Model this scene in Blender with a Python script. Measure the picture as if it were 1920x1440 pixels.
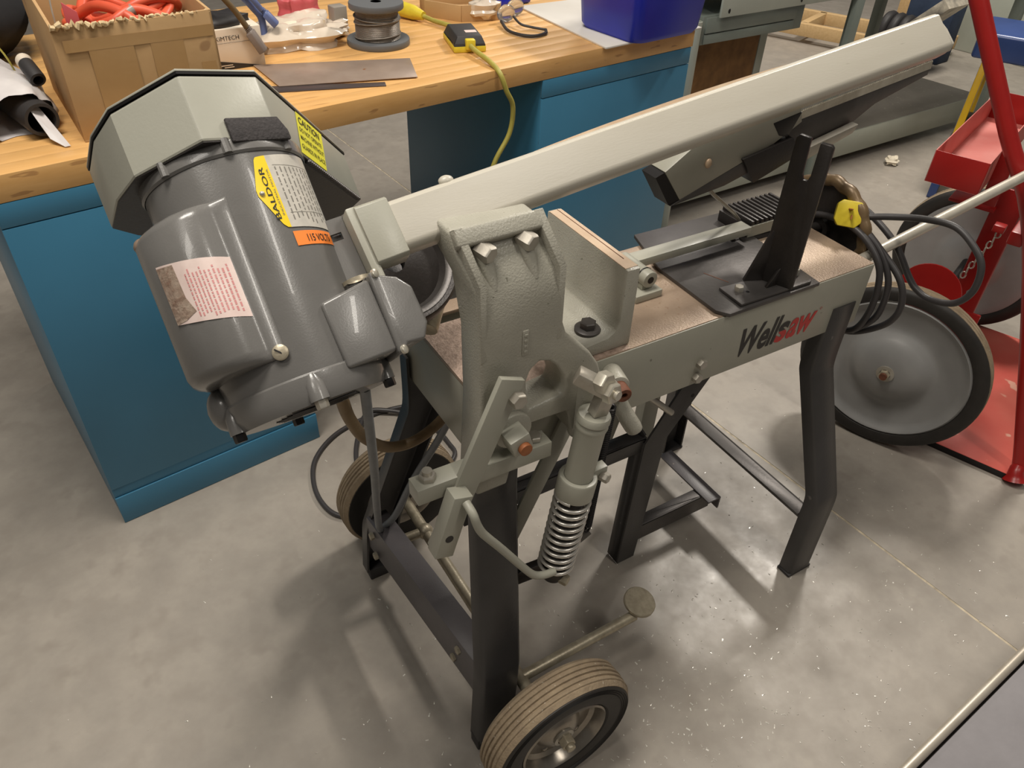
import bpy, bmesh, math, random
from mathutils import Vector, Matrix
random.seed(7)
sc = bpy.context.scene
for o in list(bpy.data.objects): bpy.data.objects.remove(o)
V = Vector
# ------------------------------------------------------------------ camera
cam_d = bpy.data.cameras.new('camera'); cam = bpy.data.objects.new('camera', cam_d)
sc.collection.objects.link(cam); sc.camera = cam
cam_d.sensor_width = 36.0; cam_d.lens = 27.311; cam_d.clip_start = 0.01
CAMROT = ((0.860125, 0.299027, -0.41324), (-0.509102, 0.55348, -0.659147), (0.031617, 0.77733, 0.628298))
cam.matrix_world = Matrix.Translation((0, 0, 1.30)) @ Matrix(CAMROT).to_4x4()
# ------------------------------------------------------------------ light
sc.view_settings.view_transform = 'Standard'; sc.view_settings.look = 'None'
sc.view_settings.gamma = 1.0; sc.view_settings.use_curve_mapping = False
sc.view_settings.exposure = 0.0
wd = bpy.data.worlds.new('shop_air'); sc.world = wd; wd.use_nodes = True
wd.node_tree.nodes['Background'].inputs[0].default_value = (1.0, 0.94, 0.86, 1)
wd.node_tree.nodes['Background'].inputs[1].default_value = 0.10
def ceiling_lamp(name, loc, sx, sy, power, rz=0.0, tgt=None, col=(1.0, 0.935, 0.845)):
    l = bpy.data.lights.new(name, 'AREA'); l.shape = 'RECTANGLE'; l.size = sx; l.size_y = sy
    l.energy = power; l.color = col
    o = bpy.data.objects.new(name, l); sc.collection.objects.link(o); o.location = loc
    o.rotation_euler = (0, 0, rz)
    return o
ceiling_lamp('ceiling_light', (3.2, 1.95, 3.2), 0.30, 0.60, 98)
ceiling_lamp('ceiling_light', (0.0, 1.0, 3.2), 1.2, 0.6, 62)
ceiling_lamp('ceiling_light', (-1.2, 0.1, 3.2), 1.2, 0.3, 16)
ceiling_lamp('ceiling_light', (1.25, -0.85, 3.2), 0.18, 1.2, 22)
ceiling_lamp('ceiling_light', (3.6, 4.6, 3.2), 1.2, 0.3, 45)

# ------------------------------------------------------------------ materials
M = {}
def mat(name, col, rough=0.5, metal=0.0, col2=None, scale=20.0, amount=0.5, bump=0.0, bscale=150.0,
        stretch=None, detail=4.0, speck=None, spec=0.5, trans=0.0, alpha=1.0, coat=0.0, rvar=0.0):
    m = bpy.data.materials.new(name); m.use_nodes = True
    nt = m.node_tree; b = nt.nodes['Principled BSDF']
    b.inputs['Roughness'].default_value = rough; b.inputs['Metallic'].default_value = metal
    b.inputs['Specular IOR Level'].default_value = spec
    b.inputs['Transmission Weight'].default_value = trans; b.inputs['Alpha'].default_value = alpha
    b.inputs['Coat Weight'].default_value = coat
    c = (*col, 1)
    b.inputs['Base Color'].default_value = c
    tc = nt.nodes.new('ShaderNodeTexCoord'); src = tc.outputs['Object']
    if stretch:
        mp = nt.nodes.new('ShaderNodeMapping'); mp.inputs['Scale'].default_value = stretch
        nt.links.new(src, mp.inputs['Vector']); src = mp.outputs['Vector']
    last = None
    if col2:
        n = nt.nodes.new('ShaderNodeTexNoise'); n.inputs['Scale'].default_value = scale; n.inputs['Detail'].default_value = detail
        n.inputs['Roughness'].default_value = 0.6
        nt.links.new(src, n.inputs['Vector'])
        r = nt.nodes.new('ShaderNodeValToRGB'); r.color_ramp.elements[0].position = 0.5 - amount * 0.4
        r.color_ramp.elements[1].position = 0.5 + amount * 0.4
        r.color_ramp.elements[0].color = (*col2, 1); r.color_ramp.elements[1].color = c
        nt.links.new(n.outputs['Fac'], r.inputs['Fac']); last = r.outputs['Color']
        if rvar:
            mr = nt.nodes.new('ShaderNodeMapRange'); mr.inputs['To Min'].default_value = min(1, rough + rvar); mr.inputs['To Max'].default_value = max(0, rough - rvar)
            mr.inputs['From Min'].default_value = 0.3; mr.inputs['From Max'].default_value = 0.7
            nt.links.new(n.outputs['Fac'], mr.inputs['Value']); nt.links.new(mr.outputs['Result'], b.inputs['Roughness'])
    if speck:                                   # (colour, scale, threshold)
        n2 = nt.nodes.new('ShaderNodeTexNoise'); n2.inputs['Scale'].default_value = speck[1]; n2.inputs['Detail'].default_value = 2
        nt.links.new(src, n2.inputs['Vector'])
        r2 = nt.nodes.new('ShaderNodeValToRGB'); r2.color_ramp.elements[0].position = speck[2]; r2.color_ramp.elements[1].position = speck[2] + (0.04 if len(speck) < 4 else speck[3])
        r2.color_ramp.elements[0].color = (0, 0, 0, 1); r2.color_ramp.elements[1].color = (1, 1, 1, 1)
        nt.links.new(n2.outputs['Fac'], r2.inputs['Fac'])
        mx = nt.nodes.new('ShaderNodeMix'); mx.data_type = 'RGBA'
        nt.links.new(r2.outputs['Color'], mx.inputs[0])
        if last is not None: nt.links.new(last, mx.inputs[6])
        else: mx.inputs[6].default_value = c
        mx.inputs[7].default_value = (*speck[0], 1); last = mx.outputs[2]
    if last is not None: nt.links.new(last, b.inputs['Base Color'])
    if bump:
        n3 = nt.nodes.new('ShaderNodeTexNoise'); n3.inputs['Scale'].default_value = bscale; n3.inputs['Detail'].default_value = 2
        nt.links.new(src, n3.inputs['Vector'])
        bp_ = nt.nodes.new('ShaderNodeBump'); bp_.inputs['Strength'].default_value = bump; bp_.inputs['Distance'].default_value = 0.002
        nt.links.new(n3.outputs['Fac'], bp_.inputs['Height']); nt.links.new(bp_.outputs['Normal'], b.inputs['Normal'])
    M[name] = m; return m
def s2l(r, g, b):
    f = lambda v: (v / 255 / 12.92) if v / 255 <= 0.04045 else ((v / 255 + 0.055) / 1.055) ** 2.4
    return (f(r), f(g), f(b))
mat('floor', s2l(174, 166, 155), 0.42, 0, s2l(138, 131, 122), 11.0, 0.85, 0.08, 90, detail=12, rvar=0.12, speck=(s2l(150, 142, 132), 26, 0.50, 0.25))
mat('joint', s2l(232, 216, 186), 0.8, 0, s2l(120, 112, 100), 40, 0.8, 0.4, 200)
mat('chips', s2l(226, 222, 212), 0.3, 0.3)
mat('saw_paint', s2l(168, 166, 152), 0.38, 0, s2l(160, 159, 146), 9, 0.6, 0.06, 400, speck=(s2l(122, 120, 108), 60, 0.74), rvar=0.06)
mat('arm_paint', s2l(196, 191, 178), 0.36, 0, s2l(184, 178, 163), 7, 0.6, 0.05, 300, stretch=(0.35, 2, 2), speck=(s2l(150, 144, 128), 45, 0.74))
mat('cast_paint', s2l(176, 173, 160), 0.32, 0, s2l(160, 157, 144), 14, 0.6, 0.32, 420, speck=(s2l(128, 126, 112), 190, 0.72))
mat('motor_paint', s2l(116, 114, 111), 0.27, 0, s2l(106, 104, 101), 14, 0.5, 0.05, 500, speck=(s2l(140, 136, 130), 75, 0.79), coat=0.2)
mat('motor_rust', s2l(150, 118, 92), 0.5, 0.2, s2l(120, 112, 104), 60, 0.8)
mat('guard_paint', s2l(172, 171, 158), 0.38, 0, s2l(160, 159, 146), 8, 0.6, 0.05, 300, speck=(s2l(118, 115, 104), 40, 0.75))
mat('leg_black', s2l(68, 66, 65), 0.40, 0, s2l(57, 55, 54), 10, 0.6, 0.10, 300, speck=(s2l(98, 94, 90), 60, 0.75))
mat('beam_grey', s2l(104, 100, 102), 0.42, 0, s2l(88, 84, 85), 9, 0.7, 0.10, 300, speck=(s2l(146, 138, 130), 60, 0.73))
mat('bare_top', s2l(178, 156, 134), 0.42, 0.25, s2l(150, 130, 112), 16, 0.7, 0.2, 300, speck=(s2l(150, 124, 104), 150, 0.68))
mat('bare_speckled', s2l(190, 166, 150), 0.5, 0.25, s2l(142, 122, 108), 130, 0.5, 0.3, 300)
mat('dark_steel', s2l(96, 92, 90), 0.42, 0.5, s2l(78, 75, 73), 18, 0.7, 0.1, 200)
mat('black_iron', s2l(58, 54, 52), 0.40, 0.35, s2l(48, 44, 42), 30, 0.7, 0.15, 250)
mat('steel', s2l(190, 186, 176), 0.32, 0.5, s2l(160, 152, 138), 25, 0.6, 0.05, 200)
mat('zinc', s2l(216, 212, 198), 0.28, 0.55, s2l(180, 172, 156), 35, 0.6)
mat('worn_zinc', s2l(190, 180, 158), 0.40, 0.45, s2l(150, 140, 120), 70, 0.7, 0.2, 200)
mat('spring_steel', s2l(214, 210, 202), 0.32, 0.7)
mat('black_steel', s2l(44, 42, 42), 0.35, 0.6)
mat('rust', s2l(128, 78, 54), 0.7, 0.1, s2l(86, 54, 40), 80, 0.7, 0.4, 250)
mat('rust_orange', s2l(176, 110, 66), 0.6, 0.2, s2l(140, 84, 52), 60, 0.7)
mat('tread', s2l(160, 142, 116), 0.9, 0, s2l(128, 112, 92), 60, 0.8, 0.5, 260, speck=(s2l(188, 178, 160), 210, 0.70))
mat('tyre_black', s2l(44, 40, 36), 0.6, 0, s2l(34, 31, 28), 40, 0.6, 0.1, 200)
mat('rim_metal', s2l(170, 164, 154), 0.28, 0.8, s2l(130, 122, 112), 22, 0.7, 0.05, 200)
mat('wheel_grey', s2l(150, 149, 147), 0.35, 0.1, s2l(138, 137, 135), 12, 0.6, 0.04, 200)
mat('rubber', s2l(50, 48, 48), 0.55)
mat('cable_grey', s2l(134, 136, 138), 0.5, 0, s2l(116, 118, 120), 40, 0.6)
mat('cable_black', s2l(58, 55, 55), 0.45)
mat('hose_tan', s2l(146, 122, 88), 0.6, 0, s2l(118, 98, 70), 30, 0.7, 0.2, 160)
mat('yellow_plastic', s2l(226, 206, 60), 0.4, 0, s2l(206, 184, 48), 40, 0.6)
mat('yellow_cord', s2l(176, 166, 78), 0.5, 0, s2l(150, 140, 62), 40, 0.6)
mat('yellow_print', s2l(238, 232, 66), 0.45)
mat('yellow_plate', s2l(240, 208, 36), 0.38)
mat('plate_silver', s2l(214, 208, 196), 0.3, 0.1, s2l(190, 186, 176), 60, 0.5)
mat('ink', s2l(36, 34, 30), 0.5)
mat('ink_soft', s2l(120, 116, 108), 0.5)
mat('logo_red', s2l(190, 48, 44), 0.45)
mat('logo_black', s2l(34, 32, 30), 0.45)
mat('orange_label', s2l(250, 138, 56), 0.45)
mat('white_label', s2l(232, 214, 206), 0.5, 0, s2l(214, 190, 182), 30, 0.6)
mat('pink_ink', s2l(206, 140, 138), 0.5)
mat('label_scar', s2l(120, 92, 76), 0.6, 0, s2l(176, 160, 144), 120, 0.6, 0.4, 260)
mat('foam_black', s2l(66, 62, 62), 0.9, 0, s2l(52, 49, 49), 120, 0.6, 0.6, 300)
mat('wood_top', s2l(226, 180, 118), 0.42, 0, s2l(206, 156, 92), 5, 0.8, 0.05, 200, stretch=(1.5, 14, 14), detail=6, speck=(s2l(182, 136, 84), 7, 0.66))
mat('wood_edge', s2l(206, 160, 104), 0.5, 0, s2l(184, 138, 86), 6, 0.8, 0.05, 200, stretch=(1.5, 12, 12), detail=6)
mat('cab_blue', s2l(68, 132, 166), 0.38, 0, s2l(62, 122, 154), 3, 0.6, 0.03, 300, speck=(s2l(34, 80, 106), 26, 0.77))
mat('cardboard', s2l(194, 160, 114), 0.75, 0, s2l(176, 140, 96), 7, 0.7, 0.15, 80, speck=(s2l(156, 122, 84), 16, 0.68))
mat('tape', s2l(186, 150, 102), 0.22, 0, s2l(172, 136, 90), 9, 0.6, 0.15, 60)
mat('torn_card', s2l(224, 202, 160), 0.85, 0, s2l(190, 164, 124), 60, 0.7, 0.5, 120)
mat('hose_orange', s2l(224, 98, 66), 0.42, 0, s2l(204, 80, 54), 14, 0.6)
mat('paper_white', s2l(226, 214, 196), 0.6, 0, s2l(216, 202, 182), 8, 0.6)
mat('card_black', s2l(40, 38, 38), 0.5)
mat('sheet_steel', s2l(172, 154, 140), 0.32, 0.3, s2l(150, 130, 116), 16, 0.7, 0.03, 200, speck=(s2l(150, 110, 80), 30, 0.7))
mat('strip_steel', s2l(92, 82, 80), 0.35, 0.5)
mat('spool_grey', s2l(98, 100, 102), 0.5)
mat('wire_wrap', s2l(150, 142, 132), 0.42, 0.3, s2l(120, 112, 104), 60, 0.6, 0.1, 300)
mat('board_white', s2l(222, 218, 210), 0.55, 0, s2l(208, 202, 192), 4, 0.6, speck=(s2l(120, 114, 108), 14, 0.76))
mat('bin_blue', s2l(26, 42, 186), 0.30, 0, s2l(22, 36, 168), 6, 0.5)
mat('cord_brown', s2l(110, 92, 62), 0.6, 0, s2l(86, 72, 50), 30, 0.7)
mat('plug_grey', s2l(118, 108, 102), 0.5)
mat('plug_blue', s2l(92, 106, 150), 0.45)
mat('film', s2l(228, 224, 222), 0.28, 0, s2l(196, 190, 190), 10, 0.6, 0.5, 40)
mat('bag_clear', s2l(226, 214, 198), 0.16, 0, s2l(204, 188, 168), 14, 0.7, 0.8, 26, coat=0.5)
mat('foam_white', s2l(236, 226, 206), 0.7, 0, s2l(224, 212, 188), 20, 0.6)
mat('pink_item', s2l(206, 92, 96), 0.4)
mat('jar_grey', s2l(150, 142, 132), 0.35)
mat('dark_cloth', s2l(26, 25, 27), 0.9, 0, s2l(18, 17, 19), 20, 0.6, 0.3, 80)
mat('blue_cloth', s2l(52, 68, 92), 0.8, 0, s2l(40, 52, 74), 14, 0.6, 0.3, 60)
mat('steel_green', s2l(132, 140, 132), 0.4, 0, s2l(118, 126, 118), 6, 0.6, 0.04, 200)
mat('steel_light', s2l(176, 180, 168), 0.4, 0, s2l(164, 168, 156), 6, 0.6, 0.04, 200)
mat('shelf_dusty', s2l(150, 144, 134), 0.6, 0, s2l(132, 126, 118), 8, 0.7, 0.1, 100, speck=(s2l(200, 194, 182), 90, 0.70))
mat('osb', s2l(146, 106, 60), 0.7, 0, s2l(100, 68, 36), 22, 0.8, 0.3, 60, detail=2)
mat('pine', s2l(216, 184, 136), 0.6, 0, s2l(196, 162, 112), 8, 0.7, stretch=(1, 10, 10))
mat('tag_white', s2l(220, 210, 190), 0.5, 0, s2l(120, 116, 108), 14, 0.5)
mat('blue_cap', s2l(52, 74, 128), 0.32, 0, s2l(46, 66, 114), 6, 0.5)
mat('ladder_yellow', s2l(226, 182, 30), 0.4, 0, s2l(206, 162, 26), 10, 0.6)
mat('cart_red', s2l(164, 30, 26), 0.36, 0, s2l(144, 24, 22), 8, 0.6, 0.04, 200, speck=(s2l(206, 120, 100), 40, 0.76))
mat('cart_deck', s2l(196, 104, 88), 0.5, 0, s2l(186, 60, 50), 5, 0.8, 0.1, 100, speck=(s2l(206, 150, 130), 20, 0.66))
mat('tray_dusty', s2l(206, 138, 128), 0.6, 0, s2l(196, 92, 84), 7, 0.8)
mat('alu', s2l(214, 208, 194), 0.34, 0.4, s2l(190, 182, 166), 30, 0.7, 0.05, 100)
mat('alu_edge', s2l(206, 198, 184), 0.4, 0.5, s2l(176, 166, 150), 14, 0.7)
mat('deck_grey', s2l(126, 122, 124), 0.5, 0, s2l(112, 108, 110), 10, 0.6, 0.1, 100)
mat('ladder_print', s2l(206, 206, 214), 0.5, 0, s2l(120, 122, 140), 90, 0.4)
mat('jaw_top', s2l(204, 182, 154), 0.42, 0.2, s2l(180, 150, 122), 20, 0.7)
mat('wheel_handle', s2l(130, 108, 78), 0.4, 0.3, s2l(96, 78, 56), 26, 0.7, 0.1, 100)
mat('glass_lens', s2l(220, 224, 226), 0.05, 0, trans=0.9, spec=0.5)

# ------------------------------------------------------------------ builders
WM = {}
class MB:
    def __init__(s): s.v = []; s.f = []
    def add(s, vs, fs):
        b = len(s.v); s.v += [V(x) for x in vs]; s.f += [tuple(i + b for i in f) for f in fs]; return s
    def obox(s, c, ax, ay, az):               # half-extent vectors
        c, ax, ay, az = V(c), V(ax), V(ay), V(az)
        vs = [c + i * ax + j * ay + k * az for k in (-1, 1) for j in (-1, 1) for i in (-1, 1)]
        fs = [(0, 2, 3, 1), (4, 5, 7, 6), (0, 1, 5, 4), (2, 6, 7, 3), (0, 4, 6, 2), (1, 3, 7, 5)]
        if ax.cross(ay).dot(az) < 0: fs = [f[::-1] for f in fs]
        return s.add(vs, fs)
    def box(s, x0, x1, y0, y1, z0, z1):
        return s.obox(((x0 + x1) / 2, (y0 + y1) / 2, (z0 + z1) / 2), ((x1 - x0) / 2, 0, 0), (0, (y1 - y0) / 2, 0), (0, 0, (z1 - z0) / 2))
    def bar(s, p, q, side, w, h):              # box from p to q, width w along side, height h across
        p, q, side = V(p), V(q), V(side); d = q - p; d_ = d.normalized()
        side = (side - d_ * side.dot(d_)).normalized(); up = d_.cross(side)
        return s.obox((p + q) / 2, d / 2, side * w / 2, up * h / 2)
    def prism(s, pts, ext):
        pts = [V(p) for p in pts]; ext = V(ext); n = len(pts)
        nor = V((0, 0, 0))
        for i in range(n): nor += (pts[i] - pts[0]).cross(pts[(i + 1) % n] - pts[0])
        vs = pts + [p + ext for p in pts]
        fs = [tuple(range(n))[::-1], tuple(range(n, 2 * n))] + [(i, (i + 1) % n, n + (i + 1) % n, n + i) for i in range(n)]
        if nor.dot(ext) < 0: fs = [f[::-1] for f in fs]
        return s.add(vs, fs)
    def tube(s, pts, r, n=10, closed=False, rs=None):
        pts = [V(p) for p in pts]; m = len(pts); vs = []; fs = []
        t0 = (pts[1] - pts[0]).normalized(); a = t0.orthogonal().normalized()
        for i in range(m):
            if closed: t = (pts[(i + 1) % m] - pts[i - 1]).normalized()
            elif i == 0: t = t0
            elif i == m - 1: t = (pts[i] - pts[i - 1]).normalized()
            else: t = (pts[i + 1] - pts[i - 1]).normalized()
            a = (a - t * a.dot(t)).normalized(); b = t.cross(a); rr = rs[i] if rs else r
            vs += [pts[i] + rr * (math.cos(2 * math.pi * k / n) * a + math.sin(2 * math.pi * k / n) * b) for k in range(n)]
        for i in range(m if closed else m - 1):
            j = (i + 1) % m
            fs += [(i * n + k, i * n + (k + 1) % n, j * n + (k + 1) % n, j * n + k) for k in range(n)]
        if not closed: fs += [tuple(range(n))[::-1], tuple(range((m - 1) * n, m * n))]
        return s.add(vs, fs)
    def cyl(s, p, q, r, n=20, r2=None):
        return s.tube([p, q], r, n, rs=[r, r if r2 is None else r2])
    def lathe(s, o, axis, prof, n=32, closed=False):        # prof: (radius, distance along axis)
        o, axis = V(o), V(axis).normalized(); a = axis.orthogonal().normalized(); b = axis.cross(a); vs = []; fs = []
        for r, h in prof:
            vs += [o + axis * h + max(r, 1e-5) * (math.cos(2 * math.pi * k / n) * a + math.sin(2 * math.pi * k / n) * b) for k in range(n)]
        m = len(prof)
        for i in range(m if closed else m - 1):
            j = (i + 1) % m
            fs += [(i * n + k, i * n + (k + 1) % n, j * n + (k + 1) % n, j * n + k) for k in range(n)]
        return s.add(vs, fs)
    def hexn(s, p, axis, r, h, hole=0):
        axis = V(axis).normalized()
        return s.tube([V(p), V(p) + axis * h], r, 6)
    def helix(s, p, q, R, r, turns, n=8, seg=18):
        p, q = V(p), V(q); d = q - p; t = d.normalized(); a = t.orthogonal().normalized(); b = t.cross(a); N = int(turns * seg)
        return s.tube([p + d * i / N + R * (math.cos(2 * math.pi * i / seg) * a + math.sin(2 * math.pi * i / seg) * b) for i in range(N + 1)], r, n)
    def sphere(s, c, rx, ry, rz, n=16, m=10, fn=None):
        vs = []; fs = []; c = V(c)
        for i in range(m + 1):
            th = math.pi * i / m
            for k in range(n):
                ph = 2 * math.pi * k / n
                d = V((math.sin(th) * math.cos(ph), math.sin(th) * math.sin(ph), math.cos(th))); g = fn(d) if fn else 1
                vs.append(c + V((d.x * rx * g, d.y * ry * g, d.z * rz * g)))
        for i in range(m):
            fs += [(i * n + k, (i + 1) * n + k, (i + 1) * n + (k + 1) % n, i * n + (k + 1) % n) for k in range(n)]
        return s.add(vs, fs)
    def build(s, name, material, parent=None, bevel=0.0, smooth=38, seg=2):
        c = sum(s.v, V((0, 0, 0))) / len(s.v)
        bm = bmesh.new(); vs = [bm.verts.new(v - c) for v in s.v]
        for f in s.f:
            try: bm.faces.new([vs[i] for i in f])
            except ValueError: pass
        bmesh.ops.remove_doubles(bm, verts=bm.verts, dist=2e-6)
        bmesh.ops.recalc_face_normals(bm, faces=bm.faces)
        if bevel:
            es = [e for e in bm.edges if len(e.link_faces) == 2 and e.calc_face_angle(0) > 0.6]
            if es: bmesh.ops.bevel(bm, geom=es, offset=bevel, segments=seg, affect='EDGES', profile=0.5, clamp_overlap=True)
        me = bpy.data.meshes.new(name); bm.to_mesh(me); bm.free()
        return link(name, me, material, parent, c, smooth)
def link(name, me, material, parent, c, smooth=38):
    for p in me.polygons: p.use_smooth = True
    me.set_sharp_from_angle(angle=math.radians(smooth))
    me.materials.append(M[material])
    o = bpy.data.objects.new(name, me); sc.collection.objects.link(o); o.location = c; WM[o.name] = Matrix.Translation(c)
    if parent: o.parent = parent; o.matrix_parent_inverse = WM[parent.name].inverted()
    return o
def thing(name, label, cat, loc, group=None):
    o = bpy.data.objects.new(name, None); sc.collection.objects.link(o); o.location = loc; o.empty_display_size = 0.05
    WM[o.name] = Matrix.Translation(loc); return tag(o, label, cat, group)
def tag(o, label, cat, group=None):
    o['label'] = label; o['category'] = cat
    if group: o['group'] = group
    return o
def struct(o, label=None):
    o['kind'] = 'structure'
    if label: o['label'] = label
    return o
def spline(pts, k=6):                                    # Catmull-Rom through the points
    P = [V(p) for p in pts]; P = [P[0] * 2 - P[1]] + P + [P[-1] * 2 - P[-2]]; out = []
    for i in range(1, len(P) - 2):
        for j in range(k):
            t = j / k; a, b, c, d = P[i - 1:i + 3]
            out.append(0.5 * ((2 * b) + (c - a) * t + (2 * a - 5 * b + 4 * c - d) * t * t + (3 * b - a - 3 * c + d) * t ** 3))
    return out + [P[-2]]
def glyphs(txt, size=1.0, off=0.0, align='LEFT', space=1.0):
    cu = bpy.data.curves.new('t', 'FONT'); cu.body = txt; cu.size = size; cu.offset = off; cu.align_x = align; cu.space_character = space
    cu.resolution_u = 3
    ob = bpy.data.objects.new('t', cu); me = bpy.data.meshes.new_from_object(ob)
    bpy.data.objects.remove(ob); bpy.data.curves.remove(cu); return me
def text(name, txt, material, parent, fn, width=None, height=1.0, off=0.0, shear=0.0, clip=None, cuts=0, space=1.0):
    # fn maps flat lettering coordinates (0..width, 0..height) onto the surface it is printed on
    me = glyphs(txt, 1.0, off, space=space); xs = [v.co.x for v in me.vertices]; x0, x1 = min(xs), max(xs)
    cap = 0.69; bm = bmesh.new(); bm.from_mesh(me); bpy.data.meshes.remove(me)
    sx = (width / (x1 - x0)) if width else height / cap; sy = height / cap
    if clip: bmesh.ops.bisect_plane(bm, geom=bm.verts[:] + bm.edges[:] + bm.faces[:], plane_co=(0, clip[0], 0), plane_no=(0, clip[1], 0), clear_inner=True)
    if cuts: bmesh.ops.subdivide_edges(bm, edges=bm.edges[:], cuts=cuts)
    co = [fn((v.co.x - x0) * sx + shear * v.co.y * sy, v.co.y * sy) for v in bm.verts]; c = sum(co, V((0, 0, 0))) / len(co)
    for v, p in zip(bm.verts, co): v.co = p - c
    nm = bpy.data.meshes.new(name); bm.to_mesh(nm); bm.free()
    return link(name, nm, material, parent, c)
X, Y, Z = V((1, 0, 0)), V((0, 1, 0)), V((0, 0, 1))

# ================================================================== the setting: concrete floor in two pours with a filled joint
def jx(y): return 1.310 - 0.080 * y
def slab(name, pts, z0, z1, m):
    b = MB(); b.prism([(p[0], p[1], z0) for p in pts], (0, 0, z1 - z0)); return b.build(name, m)
g = 0.0030
fl = struct(slab('floor', [(-4, -3), (jx(-3) - g, -3), (jx(8) - g, 8), (-4, 8)], -0.12, 0.0, 'floor'), 'grey polished concrete floor left of the joint')
f2 = struct(slab('floor', [(jx(-3) + g, -3), (9, -3), (9, 8), (jx(8) + g, 8)], -0.12, 0.0, 'floor'), 'grey polished concrete floor right of the joint')
struct(slab('trim_1', [(jx(-3) - g, -3), (jx(-3) + g, -3), (jx(8) + g, 8), (jx(8) - g, 8)], -0.12, -0.0008, 'joint'), 'pale filled joint line between the floor pours')

# ================================================================== the band saw
saw = thing('band_saw', 'grey horizontal band saw on black legs with wheels, motor at its left end', 'band saw', (0.73, 0.76, 0))
# ---- bed
b = MB(); b.box(0.361, 1.105, 0.652, 0.829, 0.662, 0.668); b.box(0.361, 1.105, 0.852, 0.880, 0.662, 0.668); b.box(0.62, 1.105, 0.829, 0.852, 0.662, 0.668)
bed = b.build('bed_top', 'bare_top', saw, 0.001)
bed['label'] = 'bare tan steel top of the saw bed with a long slot'
b = MB(); b.box(0.3610, 0.600, 0.6525, 0.8285, 0.668, 0.6684); b.build('speckled_patch', 'bare_speckled', bed)
b = MB(); b.box(0.361, 1.105, 0.650, 0.656, 0.553, 0.6665)
ap = b.build('bed_front', 'saw_paint', saw, 0.001); ap['label'] = 'grey painted front face of the bed with a lettered logo'
b = MB(); b.box(0.361, 0.366, 0.656, 0.880, 0.553, 0.662); b.build('bed_end', 'saw_paint', saw, 0.001)
b = MB(); b.box(1.100, 1.105, 0.656, 0.880, 0.553, 0.662); b.build('bed_end', 'saw_paint', saw, 0.001)
b = MB(); b.box(0.366, 1.100, 0.874, 0.880, 0.553, 0.662); b.build('bed_back', 'saw_paint', saw, 0.001)
# lettering on the bed front
fp = lambda x0, z0: (lambda a, h: V((x0 + a, 0.6494, z0 + h)))
text('lettering', 'Well', 'logo_black', ap, fp(0.812, 0.5770), 0.088, 0.0500, 0.028, 0.20)
text('lettering', 's', 'logo_black', ap, fp(0.9015, 0.5770), 0.0235, 0.0500, 0.030, 0.20, clip=(0.27, 1))
text('lettering', 's', 'logo_red', ap, fp(0.9015, 0.5770), 0.0235, 0.0500, 0.030, 0.20, clip=(0.255, -1))
text('lettering', 'aw', 'logo_red', ap, fp(0.927, 0.5770), 0.058, 0.0500, 0.028, 0.20)
b = MB(); b.lathe((0.9985, 0.6494, 0.6135), (0, -1, 0), [(0.0026, 0), (0.0019, 0.0001)], 20); b.build('registered_mark', 'logo_red', ap)
def bolt(name, p, axis, r, h, material, parent, washer=0.0, shank=None):
    p, axis = V(p), V(axis).normalized(); bb = MB()
    if washer: bb.cyl(p, p + axis * 0.0025, washer, 20)
    bb.tube([p + axis * (0.0025 if washer else 0), p + axis * (h * 0.86), p + axis * h], r, 6, rs=[r, r, r * 0.88])
    if shank: bb.cyl(p + axis * h, p + axis * (h + shank[1]), shank[0], 12)
    return bb.build(name, material, parent)
bolt('bolt', (0.743, 0.650, 0.593), (0, -1, 0), 0.0085, 0.009, 'steel', ap)
bolt('bolt', (0.740, 0.650, 0.567), (0, -1, 0), 0.0085, 0.009, 'steel', ap)

# ---- legs: pressed channels, vertical at top and foot, splayed between
def leg(x0, x1, x0b, x1b, yt, yb, sgn, z2, z1, zf, material='leg_black'):
    # outer web faces away from the bed (sgn = -1 front, +1 back); flanges turn inwards
    dep = 0.030; bb = MB(); prof = []
    path = [(0.600, yt, 0.0), (z2, yt, 0.0), (z1, yb, 1.0), (zf, yb, 1.15)]
    sec = lambda xa, xb, y: [(xa, y - sgn * dep), (xa, y - sgn * 0.006), (xa + 0.006, y), (xb - 0.006, y), (xb, y - sgn * 0.006), (xb, y - sgn * dep),
                             (xb - 0.004, y - sgn * dep), (xb - 0.004, y - sgn * 0.006), (xb - 0.008, y - sgn * 0.004), (xa + 0.008, y - sgn * 0.004), (xa + 0.004, y - sgn * 0.006), (xa + 0.004, y - sgn * dep)]
    rings = []; pts = []
    for i, (z, y, k) in enumerate(path): pts.append(V((k, y, z)))
    fine = []
    for i, p in enumerate(pts):
        if 0 < i < len(pts) - 1:
            a = p + (pts[i - 1] - p).normalized() * 0.035; c_ = p + (pts[i + 1] - p).normalized() * 0.035
            fine += [a.lerp(p, t).lerp(p.lerp(c_, t), t) for t in (0, .25, .5, .75, 1)]
        else: fine.append(p)
    vs = []; n = 12
    for p in fine:
        t = min(1.15, max(0, p.x)); vs += [V((q[0], q[1], p.z)) for q in sec(x0 + (x0b - x0) * t, x1 + (x1b - x1) * t, p.y)]
    fs = []
    for i in range(len(fine) - 1): fs += [(i * n + k, i * n + (k + 1) % n, (i + 1) * n + (k + 1) % n, (i + 1) * n + k) for k in range(n)]
    fs += [tuple(range(n)), tuple(range((len(fine) - 1) * n, len(fine) * n))]
    bb.add(vs, fs); return bb.build('leg', material, saw, smooth=50)
l1 = leg(0.352, 0.420, 0.312, 0.380, 0.640, 0.545, -1, 0.500, 0.205, 0.020)
l2 = leg(0.352, 0.420, 0.288, 0.356, 0.890, 0.985, 1, 0.500, 0.150, 0.030)
l3 = leg(1.030, 1.092, 1.034, 1.094, 0.647, 0.545, -1, 0.468, 0.215, 0.004)
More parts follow.
